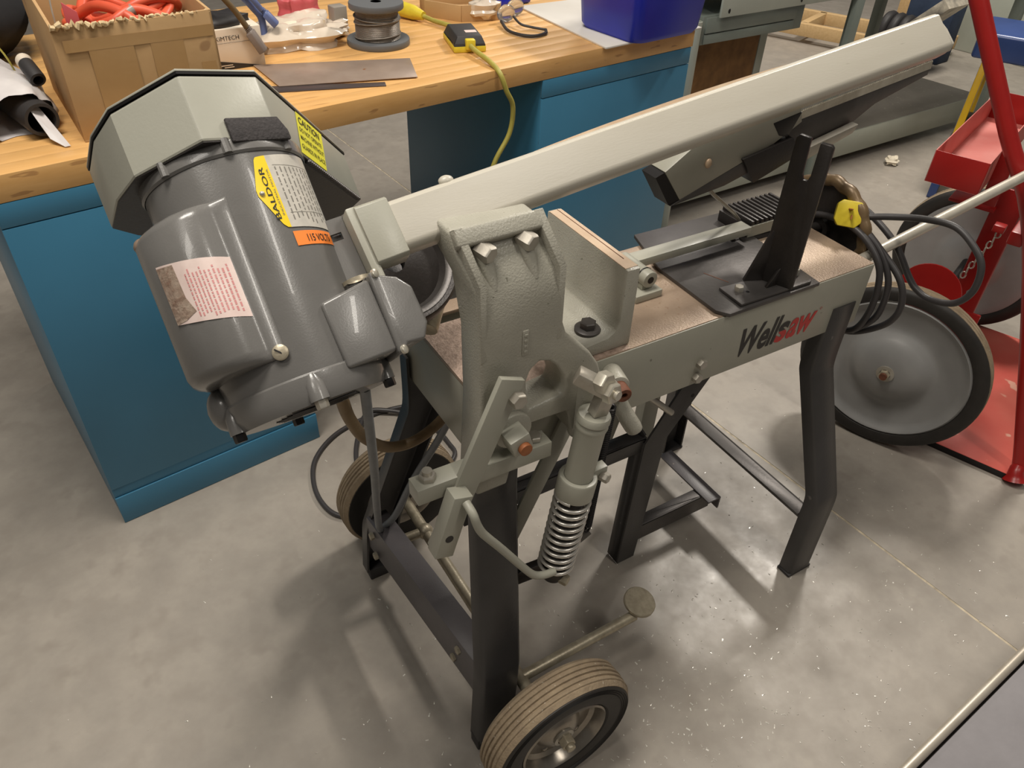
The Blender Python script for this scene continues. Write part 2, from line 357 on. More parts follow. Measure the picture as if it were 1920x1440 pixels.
l4 = leg(1.030, 1.092, 1.034, 1.094, 0.883, 0.985, 1, 0.468, 0.215, 0.004)
for l, x0, y0, y1 in ((l3, 1.033, 0.5445, 0.577), (l4, 1.033, 0.953, 0.9855)):
    b = MB(); b.box(x0 - 0.001, x0 + 0.063, y0, y1, 0.0, 0.007); b.build('foot_pad', 'rubber', l, 0.002)
for l, y0 in ((l1, 0.548), (l2, 0.957)):
    b = MB(); b.box(0.285 if l is l2 else 0.306, 0.345 if l is l2 else 0.366, y0, y0 + 0.026, 0.0, 0.030); b.build('foot_pad', 'rubber', l, 0.002)
# ---- cross members
b = MB()
p0, p1 = V((0.290, 0.955, 0.190)), V((0.316, 0.562, 0.218)); dy = (p1 - p0).normalized()
b.prism([p0, p0 + V((0.040, 0, 0)), p0 + V((0.040, 0, -0.004)), p0 + V((0.004, 0, -0.004)), p0 + V((0.004, 0, -0.085)), p0 + V((0, 0, -0.085))], p1 - p0)
cb = b.build('cross_beam', 'beam_grey', saw, 0.0012)
for p in ((0.290, 0.925, 0.168), (0.290, 0.915, 0.122), (0.314, 0.625, 0.190), (0.313, 0.640, 0.150)):
    bolt('bolt', p, (-1, 0, 0), 0.0075, 0.007, 'worn_zinc', cb)
b = MB(); b.box(1.060, 1.064, 0.575, 0.955, 0.128, 0.168); b.box(1.030, 1.060, 0.575, 0.955, 0.164, 0.168); b.build('cross_brace', 'dark_steel', saw, 0.001)
# ---- axle, pedal and wheels
b = MB(); b.cyl((0.394, 0.450, 0.1264), (0.392, 1.066, 0.1264), 0.0105, 16); axle = b.build('axle', 'worn_zinc', saw)
b = MB(); b.tube(spline([(0.392, 0.921, 0.127), (0.360, 0.922, 0.127), (0.318, 0.923, 0.128)]), 0.0095, 12); b.sphere((0.392, 0.921, 0.1265), 0.016, 0.016, 0.016); b.build('axle_stub', 'worn_zinc', saw)
ped = MB(); ped.tube(spline([(0.398, 0.566, 0.127), (0.425, 0.566, 0.128), (0.52, 0.5675, 0.127), (0.632, 0.570, 0.124)]), 0.0092, 14).build('pedal_rod', 'worn_zinc', saw)
dn = V((0.10, -0.20, 1)).normalized()
b = MB(); b.lathe(V((0.649, 0.580, 0.139)), dn, [(0, -0.004), (0.0275, -0.004), (0.0290, -0.0025), (0.0290, 0.0025), (0.0275, 0.004), (0, 0.004)], 40); b.build('pedal_pad', 'worn_zinc', saw)
b = MB(); b.cyl((0.630, 0.570, 0.124), (0.648, 0.581, 0.134), 0.008, 12); b.build('pedal_neck', 'worn_zinc', saw)
def saw_wheel(y0, y1, cx, out):
    # tyre spans y0..y1, the dished rim faces "out"
    R = 0.1264; yc = (y0 + y1) / 2; h = (y1 - y0) / 2; c0 = V((cx, yc, R)); ax = V((0, out, 0)); w = bpy.data.objects.new('wheel', None)
    sc.collection.objects.link(w); w.location = c0; WM[w.name] = Matrix.Translation(c0); w.parent = saw; w.matrix_parent_inverse = WM[saw.name].inverted(); w.empty_display_size = .02
    # tread with grooves
    pr = [(0.112, -h)]; pr.append((0.118, -h)); n = 5; step = (2 * h - 0.012) / n
    for i in range(n):
        a = -h + 0.006 + i * step; pr += [(R - 0.0006 * abs(i - 2), a + 0.001), (R - 0.0006 * abs(i - 2), a + step - 0.003), (R - 0.0035, a + step - 0.002), (R - 0.0035, a + step - 0.0002)]
    pr += [(0.119, h), (0.112, h), (0.108, 0)]
    MB().lathe(c0, ax, pr, 72, True).build('tread', 'tread', w, smooth=25)
    pr = [(0.1185, h - 0.002), (0.1175, h + 0.0018)]
    for i in range(4): pr += [(0.1150 - i * 0.0035, h + 0.0035), (0.1142 - i * 0.0035, h + 0.0020), (0.1120 - i * 0.0035, h + 0.0020)]
    pr += [(0.094, h + 0.003), (0.080, h + 0.001), (0.076, h - 0.003), (0.076, -h + 0.004), (0.094, -h - 0.002), (0.116, -h - 0.001), (0.1185, -h + 0.003)]
    MB().lathe(c0, ax, pr, 72, True).build('tyre', 'tyre_black', w, smooth=25)
    pr = [(0.0762, h - 0.001), (0.0735, h + 0.001), (0.070, h - 0.004), (0.0665, h - 0.018), (0.060, h - 0.023), (0.040, h - 0.021), (0.030, h - 0.012), (0.022, h - 0.008), (0.012, h - 0.008), (0.012, h - 0.012), (0.028, -h + 0.01), (0.060, -h + 0.012), (0.074, -h + 0.004), (0.0762, -h + 0.004)]
    MB().lathe(c0, ax, pr, 64, True).build('rim', 'rim_metal', w, smooth=30)
    b = MB(); b.lathe(c0, ax, [(0.0150, h - 0.009), (0.0175, h - 0.008), (0.0175, h - 0.004), (0.012, h - 0.003)], 32); b.build('washer', 'steel', w)
    b = MB(); b.hexn(c0 + ax * (h - 0.004), ax, 0.0125, 0.014); b.cyl(c0 + ax * (h + 0.010), c0 + ax * (h + 0.017), 0.0085, 16, 0.0075); b.build('axle_nut', 'worn_zinc', w, 0.001)
    for k in range(5):
        a = 2 * math.pi * k / 5 + 0.5; p = c0 + V((0.050 * math.cos(a), 0, 0.050 * math.sin(a))) + ax * (h - 0.023)
        b = MB(); b.sphere(p, 0.0065, 0.0045, 0.0065, 12, 6); b.build('rim_rivet', 'rim_metal', w)
    w['label'] = 'grooved tan wheel nearest the camera on the saw' if out < 0 else 'grooved tan wheel at the back of the saw'
    return w
saw_wheel(0.4420, 0.4960, 0.401, -1)
saw_wheel(1.020, 1.074, 0.392, 1)
# ---- middle stand under the bed
yf = 0.745
b = MB(); b.prism([(0.742, yf, 0.004), (0.785, yf, 0.004), (0.808, yf, 0.330), (0.905, yf, 0.470), (0.925, yf, 0.552), (0.850, yf, 0.552), (0.832, yf, 0.462), (0.757, yf, 0.335)], (0, 0.005, 0)); b.prism([(0.742, yf + .005, 0.004), (0.747, yf + .005, 0.004), (0.762, yf + .005, 0.335), (0.757, yf + .005, 0.335)], (0, 0.03, 0))
ms = b.build('stand_leg', 'leg_black', saw, 0.001)
b = MB(); b.cyl((0.852, yf - 0.0003, 0.415), (0.852, yf + 0.001, 0.415), 0.004, 16); b.build('hole', 'black_steel', ms)
b = MB(); b.prism([(0.742, 0.915, 0.004), (0.785, 0.915, 0.004), (0.930, 0.915, 0.552), (0.885, 0.915, 0.552)], (0, 0.005, 0)); b.prism([(0.880, 0.890, 0.150), (0.920, 0.890, 0.150), (0.930, 0.890, 0.552), (0.890, 0.890, 0.552)], (0, 0.025, 0)); b.build('stand_leg', 'saw_paint', saw, 0.001)
b = MB(); b.box(0.780, 0.985, yf + 0.005, yf + 0.009, 0.046, 0.090); b.box(0.780, 0.985, yf + 0.005, yf + 0.030, 0.086, 0.090); b.build('stand_rail', 'dark_steel', saw, 0.001)
b = MB(); b.box(0.955, 0.990, yf - 0.018, 0.890, 0.090, 0.094); b.box(0.986, 0.990, yf - 0.018, 0.890, 0.060, 0.090); b.build('stand_rail', 'beam_grey', saw, 0.001)
b = MB(); b.box(0.815, 0.850, 0.800, 0.806, 0.165, 0.215); b.cyl((0.800, 0.795, 0.19), (0.84, 0.80, 0.19), 0.008, 12); b.build('stand_bracket', 'leg_black', saw, 0.001)
b = MB(); b.box(0.390, 0.765, 0.752, 0.757, 0.312, 0.345); b.box(0.390, 0.765, 0.752, 0.780, 0.341, 0.345); b.build('stand_tie', 'leg_black', saw, 0.001)
b = MB(); b.bar((0.760, 0.760, 0.340), (0.735, 0.870, 0.420), (0, 0, 1), 0.030, 0.004); b.build('stand_tie', 'leg_black', saw, 0.001)
b = MB(); b.cyl((0.672, 0.700, 0.533), (0.735, 0.678, 0.474), 0.0055, 14); b.box(0.660, 0.690, 0.690, 0.712, 0.530, 0.553); b.build('locking_pin', 'steel', saw)
# dark arm to which the cylinder foot and the spring are hooked
b = MB(); b.bar((0.388, 0.612, 0.335), (0.462, 0.592, 0.357), (0, 1, 0), 0.012, 0.030); b.bar((0.455, 0.596, 0.357), (0.520, 0.596, 0.392), (0, 1, 0), 0.008, 0.022); b.build('cylinder_bracket', 'black_iron', saw, 0.001)
# slanted light strut behind the cylinder
b = MB(); b.bar((0.500, 0.640, 0.600), (0.395, 0.640, 0.360), (1, 0, 0), 0.030, 0.005); b.build('strut', 'saw_paint', saw, 0.001)

# ---- pivot casting at the left end of the bed
zb = 0.845
def cy(z): return 0.600 + max(0, z - zb) * 0.70
out = [(0.330, 0.560), (0.375, 0.560), (0.392, 0.640), (0.405, 0.652), (0.462, 0.650), (0.474, 0.605), (0.500, 0.600), (0.507, 0.660), (0.511, 0.690), (0.503, 0.712), (0.488, 0.735), (0.468, 0.756), (0.450, 0.775), (0.441, 0.800), (0.438, 0.830), (0.440, 0.862), (0.436, 0.885), (0.428, 0.916), (0.322, 0.916), (0.324, 0.890), (0.333, 0.858), (0.334, 0.800), (0.336, 0.700)]
win = [(0.399, 0.690), (0.397, 0.722), (0.402, 0.738), (0.414, 0.747), (0.428, 0.742), (0.440, 0.730), (0.450, 0.712), (0.455, 0.694), (0.452, 0.682), (0.402, 0.676)]
from mathutils.geometry import tessellate_polygon
def casting():
    N = len(out); n = len(win); tri = tessellate_polygon([[V((a, 0, b_)) for a, b_ in out], [V((a, 0, b_)) for a, b_ in win]])
    bb = MB(); pts = out + win
    def th(z): return 0.050 if z < 0.80 else 0.050 + (z - 0.80) * 0.15
    fr = [V((a, cy(z_), z_)) for a, z_ in pts]; bk = [V((a, cy(z_) + th(z_), z_)) for a, z_ in pts]; k = len(pts)
    fs = [tuple(t) for t in tri] + [tuple(i + k for i in t)[::-1] for t in tri]
    fs += [(i, (i + 1) % N, (i + 1) % N + k, i + k) for i in range(N)]
    fs += [(N + i, N + (i + 1) % n, N + (i + 1) % n + k, N + i + k) for i in range(n)]
    bb.add(fr + bk, fs); return bb
cast = casting().build('pivot_casting', 'cast_paint', saw, 0.0045, smooth=45, seg=3)
cast['label'] = 'rough grey cast pivot bracket holding up the saw arm'
# raised rim round the bolt pocket at its top
def cpt(x, z, o=0.0): return V((x, cy(z), z)) + V((0, -0.82, 0.57)) * o
OUTN = V((0, -0.82, 0.57))
b = MB(); b.prism([cpt(0.3225, 0.916, 0), cpt(0.3225, 0.916, 0.013), cpt(0.3225, 0.900, 0.013), cpt(0.3225, 0.898, 0)], (0.1055, 0, 0)); b.build('casting_rim', 'cast_paint', cast, 0.003, smooth=60, seg=3)
for x0, dx, dz in ((0.3225, 0.010, 1), (0.4200, 0.011, -1)):
    b = MB(); xb = x0 + (0.012 if dz > 0 else 0.014)
    b.add([cpt(x0, 0.916, 0), cpt(x0 + dx, 0.916, 0), cpt(x0 + dx, 0.916, 0.013), cpt(x0, 0.916, 0.013),
           cpt(xb - 0.001, 0.862, 0), cpt(xb + dx, 0.862, 0), cpt(xb + dx - 0.002, 0.862, 0.011), cpt(xb, 0.862, 0.011),
           V((xb, 0.6005, 0.770)), V((xb + dx * 0.8, 0.6005, 0.770)), V((xb + dx * 0.6, 0.5995, 0.775)), V((xb + .001, 0.5995, 0.775))],
          [(0, 1, 2, 3), (0, 4, 5, 1), (1, 5, 6, 2), (2, 6, 7, 3), (3, 7, 4, 0), (4, 8, 9, 5), (5, 9, 10, 6), (6, 10, 11, 7), (7, 11, 8, 4), (8, 11, 10, 9)])
    b.build('casting_rim', 'cast_paint', cast, 0.003, smooth=60, seg=3)
for x, z in ((0.350, 0.898), (0.402, 0.899)):
    bolt('bolt', cpt(x, z, 0.002) + V((0, 0, -0.002)), (0.22, -0.60, -0.10), 0.0105, 0.019, 'steel', cast)
    b = MB(); b.tube([cpt(x, z, 0.000), cpt(x + 0.004, z - 0.020, 0.000), cpt(x + 0.007, z - 0.040, -0.006)], 0.009, 14, rs=[0.0085, 0.0080, 0.006]); b.build('bolt_pad', 'cast_paint', cast)
b = MB(); b.cyl((0.489, 0.606, 0.598), (0.489, 0.606, 0.690), 0.0165, 20); b.build('casting_boss', 'cast_paint', cast, 0.003)
b = MB(); b.cyl((0.376, 0.600, 0.660), (0.376, 0.590, 0.660), 0.026, 28); b.build('casting_boss', 'cast_paint', cast, 0.003)
b = MB(); b.box(0.3875, 0.3955, 0.5985, 0.6005, 0.765, 0.800); b.build('casting_mark', 'cast_paint', cast, 0.001)
for i in range(4):
    b = MB(); b.box(0.3892, 0.3938, 0.5972, 0.5986, 0.7695 + i * 0.0075, 0.7730 + i * 0.0075); b.build('casting_mark', 'cast_paint', cast, 0.0006)
# ---- linkage in front of the casting
b = MB(); b.bar((0.366, 0.584, 0.752), (0.268, 0.584, 0.520), (1, 0, 0), 0.034, 0.008); lk = b.build('link_bar', 'saw_paint', saw, 0.001)
bolt('bolt', (0.370, 0.580, 0.724), (0, -1, 0), 0.0105, 0.011, 'steel', lk)
b = MB(); b.obox((0.372, 0.578, 0.660), (0.013, 0, 0.004), (0, 0.014, 0), (-0.004, 0, 0.013)); pb = b.build('pivot_block', 'saw_paint', saw, 0.0015)
b = MB(); b.cyl((0.374, 0.564, 0.657), (0.374, 0.557, 0.657), 0.0085, 18); b.build('pivot_pin', 'rust_orange', pb, 0.001)
b = MB(); b.obox((0.336, 0.597, 0.614), (0.094, 0, -0.002), (0, 0.013, 0), (0, 0, 0.0125)); sq = b.build('square_bar', 'saw_paint', saw, 0.0012)
bolt('nut', (0.262, 0.599, 0.627), (0, 0, 1), 0.0110, 0.009, 'steel', sq, 0, (0.0062, 0.006))
bolt('nut', (0.412, 0.599, 0.626), (0, 0, 1), 0.0100, 0.007, 'steel', sq)
b = MB(); b.bar((0.291, 0.571, 0.616), (0.262, 0.571, 0.522), (1, 0, 0), 0.026, 0.022); hb = b.build('hanger_bar', 'saw_paint', saw, 0.0012)
b = MB(); b.cyl((0.270, 0.5605, 0.553), (0.270, 0.5595, 0.553), 0.0055, 16); b.build('hole', 'black_steel', hb)
b = MB(); b.tube(spline([(0.293, 0.560, 0.607), (0.2945, 0.545, 0.600), (0.298, 0.541, 0.583), (0.304, 0.540, 0.567), (0.314, 0.539, 0.550), (0.332, 0.538, 0.521), (0.366, 0.536, 0.464), (0.379, 0.535, 0.444), (0.388, 0.535, 0.435), (0.400, 0.534, 0.430), (0.416, 0.534, 0.427)], 5), 0.0056, 12); b.build('bent_rod', 'saw_paint', saw)
# ---- hydraulic feed cylinder with its springs
ct, cbm = V((0.480, 0.568, 0.664)), V((0.442, 0.568, 0.384)); cd = (cbm - ct).normalized()
b = MB(); b.lathe(ct, cd, [(0.0, 0), (0.0205, 0.0), (0.0220, 0.003), (0.0220, 0.010), (0.0195, 0.013), (0.0215, 0.018), (0.0205, 0.022), (0.0195, 0.026), (0.0195, 0.130), (0, 0.130)], 36); cyl = b.build('feed_cylinder', 'saw_paint', saw)
b = MB(); b.lathe(ct, cd, [(0.020, 0.104), (0.0255, 0.104), (0.0265, 0.107), (0.0265, 0.134), (0.0255, 0.137), (0.012, 0.137)], 36); b.obox(ct + cd * 0.112 + V((0.032, 0, 0)), (0.012, 0, 0), (0, 0.007, 0), (0, 0, 0.010)); col = b.build('cylinder_collar', 'saw_paint', saw, 0.0006)
bolt('bolt', ct + cd * 0.116 + V((0.036, -0.006, 0)), (0.4, -1, 0), 0.0075, 0.012, 'steel', col)
b = MB(); b.cyl(ct + cd * 0.13, cbm + cd * 0.004, 0.0125, 20); b.cyl(ct + cd * 0.135, cbm, 0.0165, 20); b.build('cylinder_rod', 'black_steel', cyl)
b = MB(); b.helix(ct + cd * 0.138, cbm + cd * -0.003, 0.0240, 0.0029, 11.5, 10, 24); b.build('coil_spring', 'spring_steel', saw)
b = MB(); b.lathe(cbm, cd, [(0, -0.004), (0.0195, -0.004), (0.0195, 0.008), (0.015, 0.020), (0, 0.020)], 28); ft = b.build('cylinder_foot', 'black_iron', saw)
bolt('bolt', cbm + cd * 0.012 + V((0.004, -0.014, 0)), (0.5, -1, 0), 0.0085, 0.012, 'worn_zinc', ft)
b = MB(); b.helix((0.526, 0.592, 0.640), (0.513, 0.592, 0.412), 0.0066, 0.0017, 58, 6, 10); b.tube(spline([(0.514, 0.592, 0.412), (0.520, 0.592, 0.402), (0.515, 0.592, 0.393), (0.507, 0.592, 0.398), (0.506, 0.592, 0.406)]), 0.0018, 8); b.build('tension_spring', 'black_steel', saw)
# clevis at the cylinder top
b = MB(); b.bar((0.458, 0.585, 0.722), (0.494, 0.556, 0.700), (0, 0, 1), 0.018, 0.020); b.build('clevis_arm', 'steel', saw, 0.0015)
b = MB(); b.bar((0.494, 0.562, 0.712), (0.482, 0.566, 0.664), (1, 0, 0), 0.022, 0.016); b.build('clevis', 'steel', saw, 0.0015)
bolt('clevis_nut', (0.486, 0.556, 0.706), (0.25, -1, 0.12), 0.0140, 0.012, 'zinc', saw, 0, (0.006, 0.005))
bolt('clevis_bolt', (0.480, 0.566, 0.718), (0.25, -1, 0.12), 0.0145, 0.014, 'zinc', saw)
# valve with handle beside it
b = MB(); b.cyl((0.566, 0.650, 0.640), (0.556, 0.616, 0.642), 0.0165, 28); vb = b.build('valve_body', 'cast_paint', saw, 0.002)
b = MB(); b.lathe((0.557, 0.618, 0.641), (-0.2, -1, -0.03), [(0.0115, 0), (0.0115, 0.018), (0.0105, 0.020), (0.0048, 0.020), (0.0048, 0.012), (0, 0.012)], 24); b.build('valve_stem', 'rust', vb)
b = MB(); b.tube(spline([(0.560, 0.632, 0.634), (0.564, 0.622, 0.612), (0.573, 0.610, 0.588), (0.584, 0.602, 0.566), (0.586, 0.600, 0.561)]), 0.01, 16, rs=[0.0115] * 6 + [0.0120] * 6 + [0.0125] * 6 + [0.0120, 0.0118, 0.0112, 0.0104, 0.0092, 0.0072, 0.004]); b.build('valve_handle', 'cast_paint', vb)

# ---- vise on the bed
b = MB(); b.prism([(0.520, 0.662, 0.6685), (0.605, 0.662, 0.6685), (0.605, 0.662, 0.790), (0.584, 0.662, 0.790), (0.583, 0.662, 0.712), (0.578, 0.662, 0.698), (0.566, 0.662, 0.690), (0.520, 0.662, 0.686)], (0, 0.192, 0))
vj = b.build('fixed_jaw', 'cast_paint', saw, 0.002); vj['label'] = 'grey angle-iron fixed vise jaw standing on the bed'
b = MB(); b.box(0.5845, 0.6045, 0.668, 0.850, 0.7895, 0.7906); b.build('jaw_top', 'jaw_top', vj)
b = MB(); b.box(0.5975, 0.5985, 0.690, 0.850, 0.7906, 0.7910); b.build('jaw_seam', 'rust', vj)
b = MB(); b.lathe((0.554, 0.694, 0.6875), Z, [(0, 0), (0.0185, 0), (0.0185, 0.0045), (0.016, 0.006), (0, 0.006)], 32); b.build('jaw_washer', 'dark_steel', vj)
bolt('jaw_bolt', (0.554, 0.694, 0.6935), Z, 0.0115, 0.010, 'dark_steel', vj)
# stop plate, clamp and screw bar
b = MB(); b.prism([(0.767, 0.800, 0.6685), (0.764, 0.662, 0.6685), (0.776, 0.644, 0.6685), (0.965, 0.644, 0.6685), (0.990, 0.900, 0.6685), (0.800, 0.905, 0.6685)], (0, 0, 0.006)); sp = b.build('stop_plate', 'dark_steel', saw, 0.0008)
b = MB(); b.bar((0.820, 0.752, 0.6747), (0.836, 0.712, 0.6747), (1, 0, 0), 0.0012, 0.0005); b.build('scribe_mark', 'rust', sp)
b = MB(); b.box(0.715, 0.955, 0.792, 0.818, 0.690, 0.704); sb = b.build('slide_bar', 'saw_paint', saw, 0.0012)
b = MB(); b.cyl((0.704, 0.815, 0.698), (0.704, 0.745, 0.698), 0.0130, 24); pvt = b.build('bar_pivot', 'saw_paint', saw, 0.0015)
b = MB(); b.cyl((0.704, 0.7452, 0.698), (0.704, 0.7444, 0.698), 0.0055, 16); b.build('hole', 'black_steel', pvt)
b = MB(); b.lathe((0.704, 0.7615, 0.698), (0, -1, 0), [(0.0135, 0), (0.0139, 0.0006), (0.0139, 0.0018), (0.0135, 0.0024)], 24); b.build('retaining_ring', 'black_steel', pvt)
b = MB(); b.box(0.675, 0.725, 0.738, 0.790, 0.6685, 0.680); b.box(0.694, 0.714, 0.750, 0.790, 0.680, 0.690); b.build('pivot_foot', 'saw_paint', saw, 0.001)
b = MB(); b.box(0.965, 1.090, 0.808, 0.880, 0.6750, 0.694); mj = b.build('movable_jaw', 'black_iron', saw, 0.001); mj['label'] = 'dark toothed movable vise jaw'
b = MB(); b.box(0.966, 1.090, 0.806, 0.8085, 0.6750, 0.6945); b.build('jaw_face', 'saw_paint', mj)
for i in range(11):
    x = 0.972 + i * 0.0108
    b = MB(); b.prism([(x, 0.8085, 0.694), (x + 0.0075, 0.8085, 0.694), (x + 0.0055, 0.8085, 0.702), (x + 0.001, 0.8085, 0.702)], (0, 0.0715, 0)); b.build('jaw_tooth', 'black_iron', mj, 0.0006)
b = MB(); b.cyl((0.935, 0.815, 0.668), (1.150, 0.800, 0.655), 0.010, 16); b.build('vise_screw', 'black_iron', saw)
# hand wheel
hc = V((1.148, 0.797, 0.655)); b = MB(); rim_p = []
for k in range(96):
    a = 2 * math.pi * k / 96; rr = 0.088 + 0.0018 * math.cos(a * 16); rim_p.append(hc + V((0, rr * math.cos(a), rr * math.sin(a))))
b.tube(rim_p, 0.0105, 12, True)
hw = b.build('hand_wheel', 'wheel_handle', saw)
b = MB(); b.lathe(hc, (1, 0, 0), [(0.010, -0.012), (0.020, -0.012), (0.022, 0.010), (0.010, 0.012)], 24)
for k in range(3): a = 2 * math.pi * k / 3 + 0.4; b.bar(hc, hc + V((0.004, 0.086 * math.cos(a), 0.086 * math.sin(a))), (1, 0, 0), 0.010, 0.020)
b.lathe(hc, (1, 0, 0), [(0.014, -0.003), (0.083, -0.002), (0.083, 0.002), (0.014, 0.003)], 48)
b.build('wheel_web', 'black_iron', hw)
# upright slotted stop
q0, q1 = V((0.878, 0.692, 0.6795)), V((0.900, 0.644, 0.6795)); dw = (q1 - q0); tn = V((dw.y, -dw.x, 0)).normalized() * 0.008
def sp_(t, z): return q0 + dw * t + V((0, 0, z))
b = MB(); b.prism([sp_(-0.04, 0), sp_(1, 0), sp_(1, 0.222), sp_(0.93, 0.226), sp_(0.64, 0.226), sp_(0.62, 0.178), sp_(0.57, 0.170), sp_(0.45, 0.170), sp_(0.40, 0.178), sp_(0.38, 0.229), sp_(0.08, 0.231), sp_(0.0, 0.226), sp_(-0.02, 0.10)], -tn)
st = b.build('slotted_stop', 'black_iron', saw, 0.0012); st['label'] = 'black upright stop plate with a slot in its top'
b = MB(); b.prism([q0 + V((-0.026, 0.006, 0)), q0 + V((0.004, -0.006, 0)), q0 + V((0.004, -0.006, 0.085)), q0 + V((0.000, -0.004, 0.085))], V((0.003, 0.006, 0))); b.prism([q0 + dw * 0.55 + V((-0.022, 0.000, 0)), q0 + dw * 0.55, q0 + dw * 0.55 + V((0, 0, 0.030))], V((0.002, 0.006, 0))); b.build('gusset', 'black_iron', st, 0.0008)
b = MB(); b.prism([(0.806, 0.702, 0.6750), (0.803, 0.650, 0.6750), (0.948, 0.648, 0.6750), (0.957, 0.655, 0.6750), (0.961, 0.690, 0.6750)], (0, 0, 0.0048)); bs = b.build('stop_base', 'dark_steel', saw, 0.0008)
bolt('bolt', (0.826, 0.681, 0.680), Z, 0.0075, 0.008, 'steel', bs); bolt('bolt', (0.940, 0.676, 0.680), Z, 0.0075, 0.010, 'steel', bs)
b = MB(); b.cyl((0.836, 0.672, 0.6797), (0.836, 0.672, 0.6800), 0.003, 12); b.build('hole', 'black_steel', bs)

# ---- saw arm: a long box beam lying at 45 degrees, raised 7 degrees
AO = V((0.371, 0.670, 0.912)); a7 = math.radians(7)
AD = V((math.cos(a7), 0, math.sin(a7))); AU = V((-math.sin(a7), 0, math.cos(a7)))
AW = (-0.70711 * Y - 0.70711 * AU).normalized(); AN = (-0.70711 * Y + 0.70711 * AU).normalized()
def A(s, w, h): return AO + AD * s + AW * w + AN * h
def aprism(sec, s0, s1, bb=None):
    bb = bb or MB(); return bb.prism([A(s0, w, h) for w, h in sec], AD * (s1 - s0))
b = aprism([(-0.0475, -0.0035), (-0.0460, -0.0012), (-0.0440, 0.0), (-0.0040, 0.0), (-0.0010, -0.0006), (0.0020, -0.0025), (0.0042, -0.0055), (0.0055, -0.0095), (0.0062, -0.015), (0.0050, -0.030), (-0.003, -0.036), (-0.040, -0.036), (-0.050, -0.026), (-0.051, -0.010), (-0.049, -0.005)], -0.110, 0.762)
arm = b.build('saw_arm', 'arm_paint', saw, 0.0, smooth=28); arm['label'] = 'long pale grey saw arm raised at an angle over the bed'
b = MB(); b.prism([A(0.762, -0.046, -0.003), A(0.766, -0.022, 0.0), A(0.770, 0.0, -0.002), A(0.770, 0.006, -0.012), A(0.764, -0.003, -0.034), A(0.760, -0.045, -0.03)], -AD * 0.004); b.build('arm_end', 'arm_paint', arm, 0.001)
b = MB()
for i in range(24):
    t = i / 23; s = 0.07 + 0.45 * t; b.v.append(A(s, -0.050 - 0.006 * math.sin(math.pi * t) ** 0.7, -0.013)); b.v.append(A(s, -0.050 - 0.006 * math.sin(math.pi * t) ** 0.7, -0.022)); b.v.append(A(s, -0.046, -0.013)); b.v.append(A(s, -0.046, -0.022))
for i in range(23):
    q = i * 4; b.f += [(q, q + 4, q + 5, q + 1), (q, q + 2, q + 6, q + 4), (q + 1, q + 5, q + 7, q + 3)]
b.build('blade_cover', 'jaw_top', arm)
b = MB(); b.sphere(A(-0.015, -0.052, -0.010), 0.009, 0.007, 0.006, 14, 8); b.build('cover_knob', 'arm_paint', arm)
b = aprism([(-0.052, 0.0025), (0.0075, 0.0025), (0.011, -0.003), (0.011, -0.03), (-0.055, -0.03), (-0.055, -0.002)], -0.124, -0.088); b.build('arm_cap', 'saw_paint', arm, 0.001)
b = MB(); b.obox(A(-0.127, -0.006, -0.040), AD * 0.0055, AW * 0.050, AN * 0.038); b.build('motor_plate', 'saw_paint', arm, 0.002)
b = MB()                                             # slotted motor mount beside it
for w0, w1, s0, s1 in ((-0.058, -0.042, -0.190, -0.133), (-0.034, 0.045, -0.190, -0.133), (-0.042, -0.034, -0.190, -0.186), (-0.042, -0.034, -0.140, -0.133)):
    b.obox(A((s0 + s1) / 2, (w0 + w1) / 2, -0.030), AD * (s1 - s0) / 2, AW * (w1 - w0) / 2, AN * 0.0025)
b.obox(A(-0.16, -0.038, -0.038), AD * 0.02, AW * 0.003, AN * 0.004)
b.build('motor_mount', 'motor_paint', arm)
# blade wheel showing under the arm's left end
wc = V((0.318, 0.800, 0.800)); wn = V((-0.05, -0.62, 0.78)).normalized()
b = MB(); b.lathe(wc, wn, [(0.014, 0.010), (0.030, 0.006), (0.060, -0.002), (0.070, 0.010), (0.080, 0.012), (0.083, 0.008), (0.083, -0.012), (0.014, -0.012)], 56, True); bw = b.build('blade_wheel', 'black_iron', saw)
b = MB(); b.lathe(wc, wn, [(0.066, 0.0075), (0.0695, 0.0108), (0.074, 0.0118)], 56); b.build('wheel_band', 'dark_steel', bw)
b = MB(); b.cyl((0.345, 0.768, 0.712), (0.385, 0.812, 0.742), 0.016, 20); b.build('gearbox_plug', 'worn_zinc', saw, 0.002)
b = MB(); b.bar((0.352, 0.800, 0.722), (0.430, 0.820, 0.790), (0, 1, 0), 0.022, 0.005); b.build('arm_stay', 'jaw_top', saw, 0.001)
b = MB(); b.obox((0.300, 0.825, 0.735), (0.050, 0.01, 0), (-0.008, 0.040, 0.02), (0, -0.014, 0.040)); b.build('gearbox', 'black_iron', saw, 0.008)
# blade guides hanging from the arm
def gp(x, z, y): return V((x, y, z))
b = MB(); e0, e1_ = V((0.742, 0.772, 0.826)), V((1.010, 0.772, 0.862))
b.prism([(0.735, 0.785, 0.846), (0.773, 0.785, 0.795), (0.950, 0.785, 0.851), (1.000, 0.785, 0.876), (0.985, 0.785, 0.915), (0.800, 0.785, 0.886)], (0, 0.036, 0)); ga = b.build('guide_arm', 'saw_paint', saw, 0.0012); ga['label'] = 'pale grey blade guide arm hanging under the saw arm'
b = MB(); b.prism([(0.7195, 0.786, 0.840), (0.7525, 0.786, 0.791), (0.7725, 0.786, 0.796), (0.7345, 0.786, 0.845)], (0, 0.032, 0)); b.build('guide_opening', 'black_steel', ga)
b = MB(); b.prism([(0.756, 0.7845, 0.7885), (0.774, 0.7845, 0.7955), (0.950, 0.7845, 0.8505), (0.920, 0.7845, 0.815), (0.860, 0.7845, 0.800)], (0, 0.040, 0)); b.build('guide_lip', 'dark_steel', ga, 0.0008)
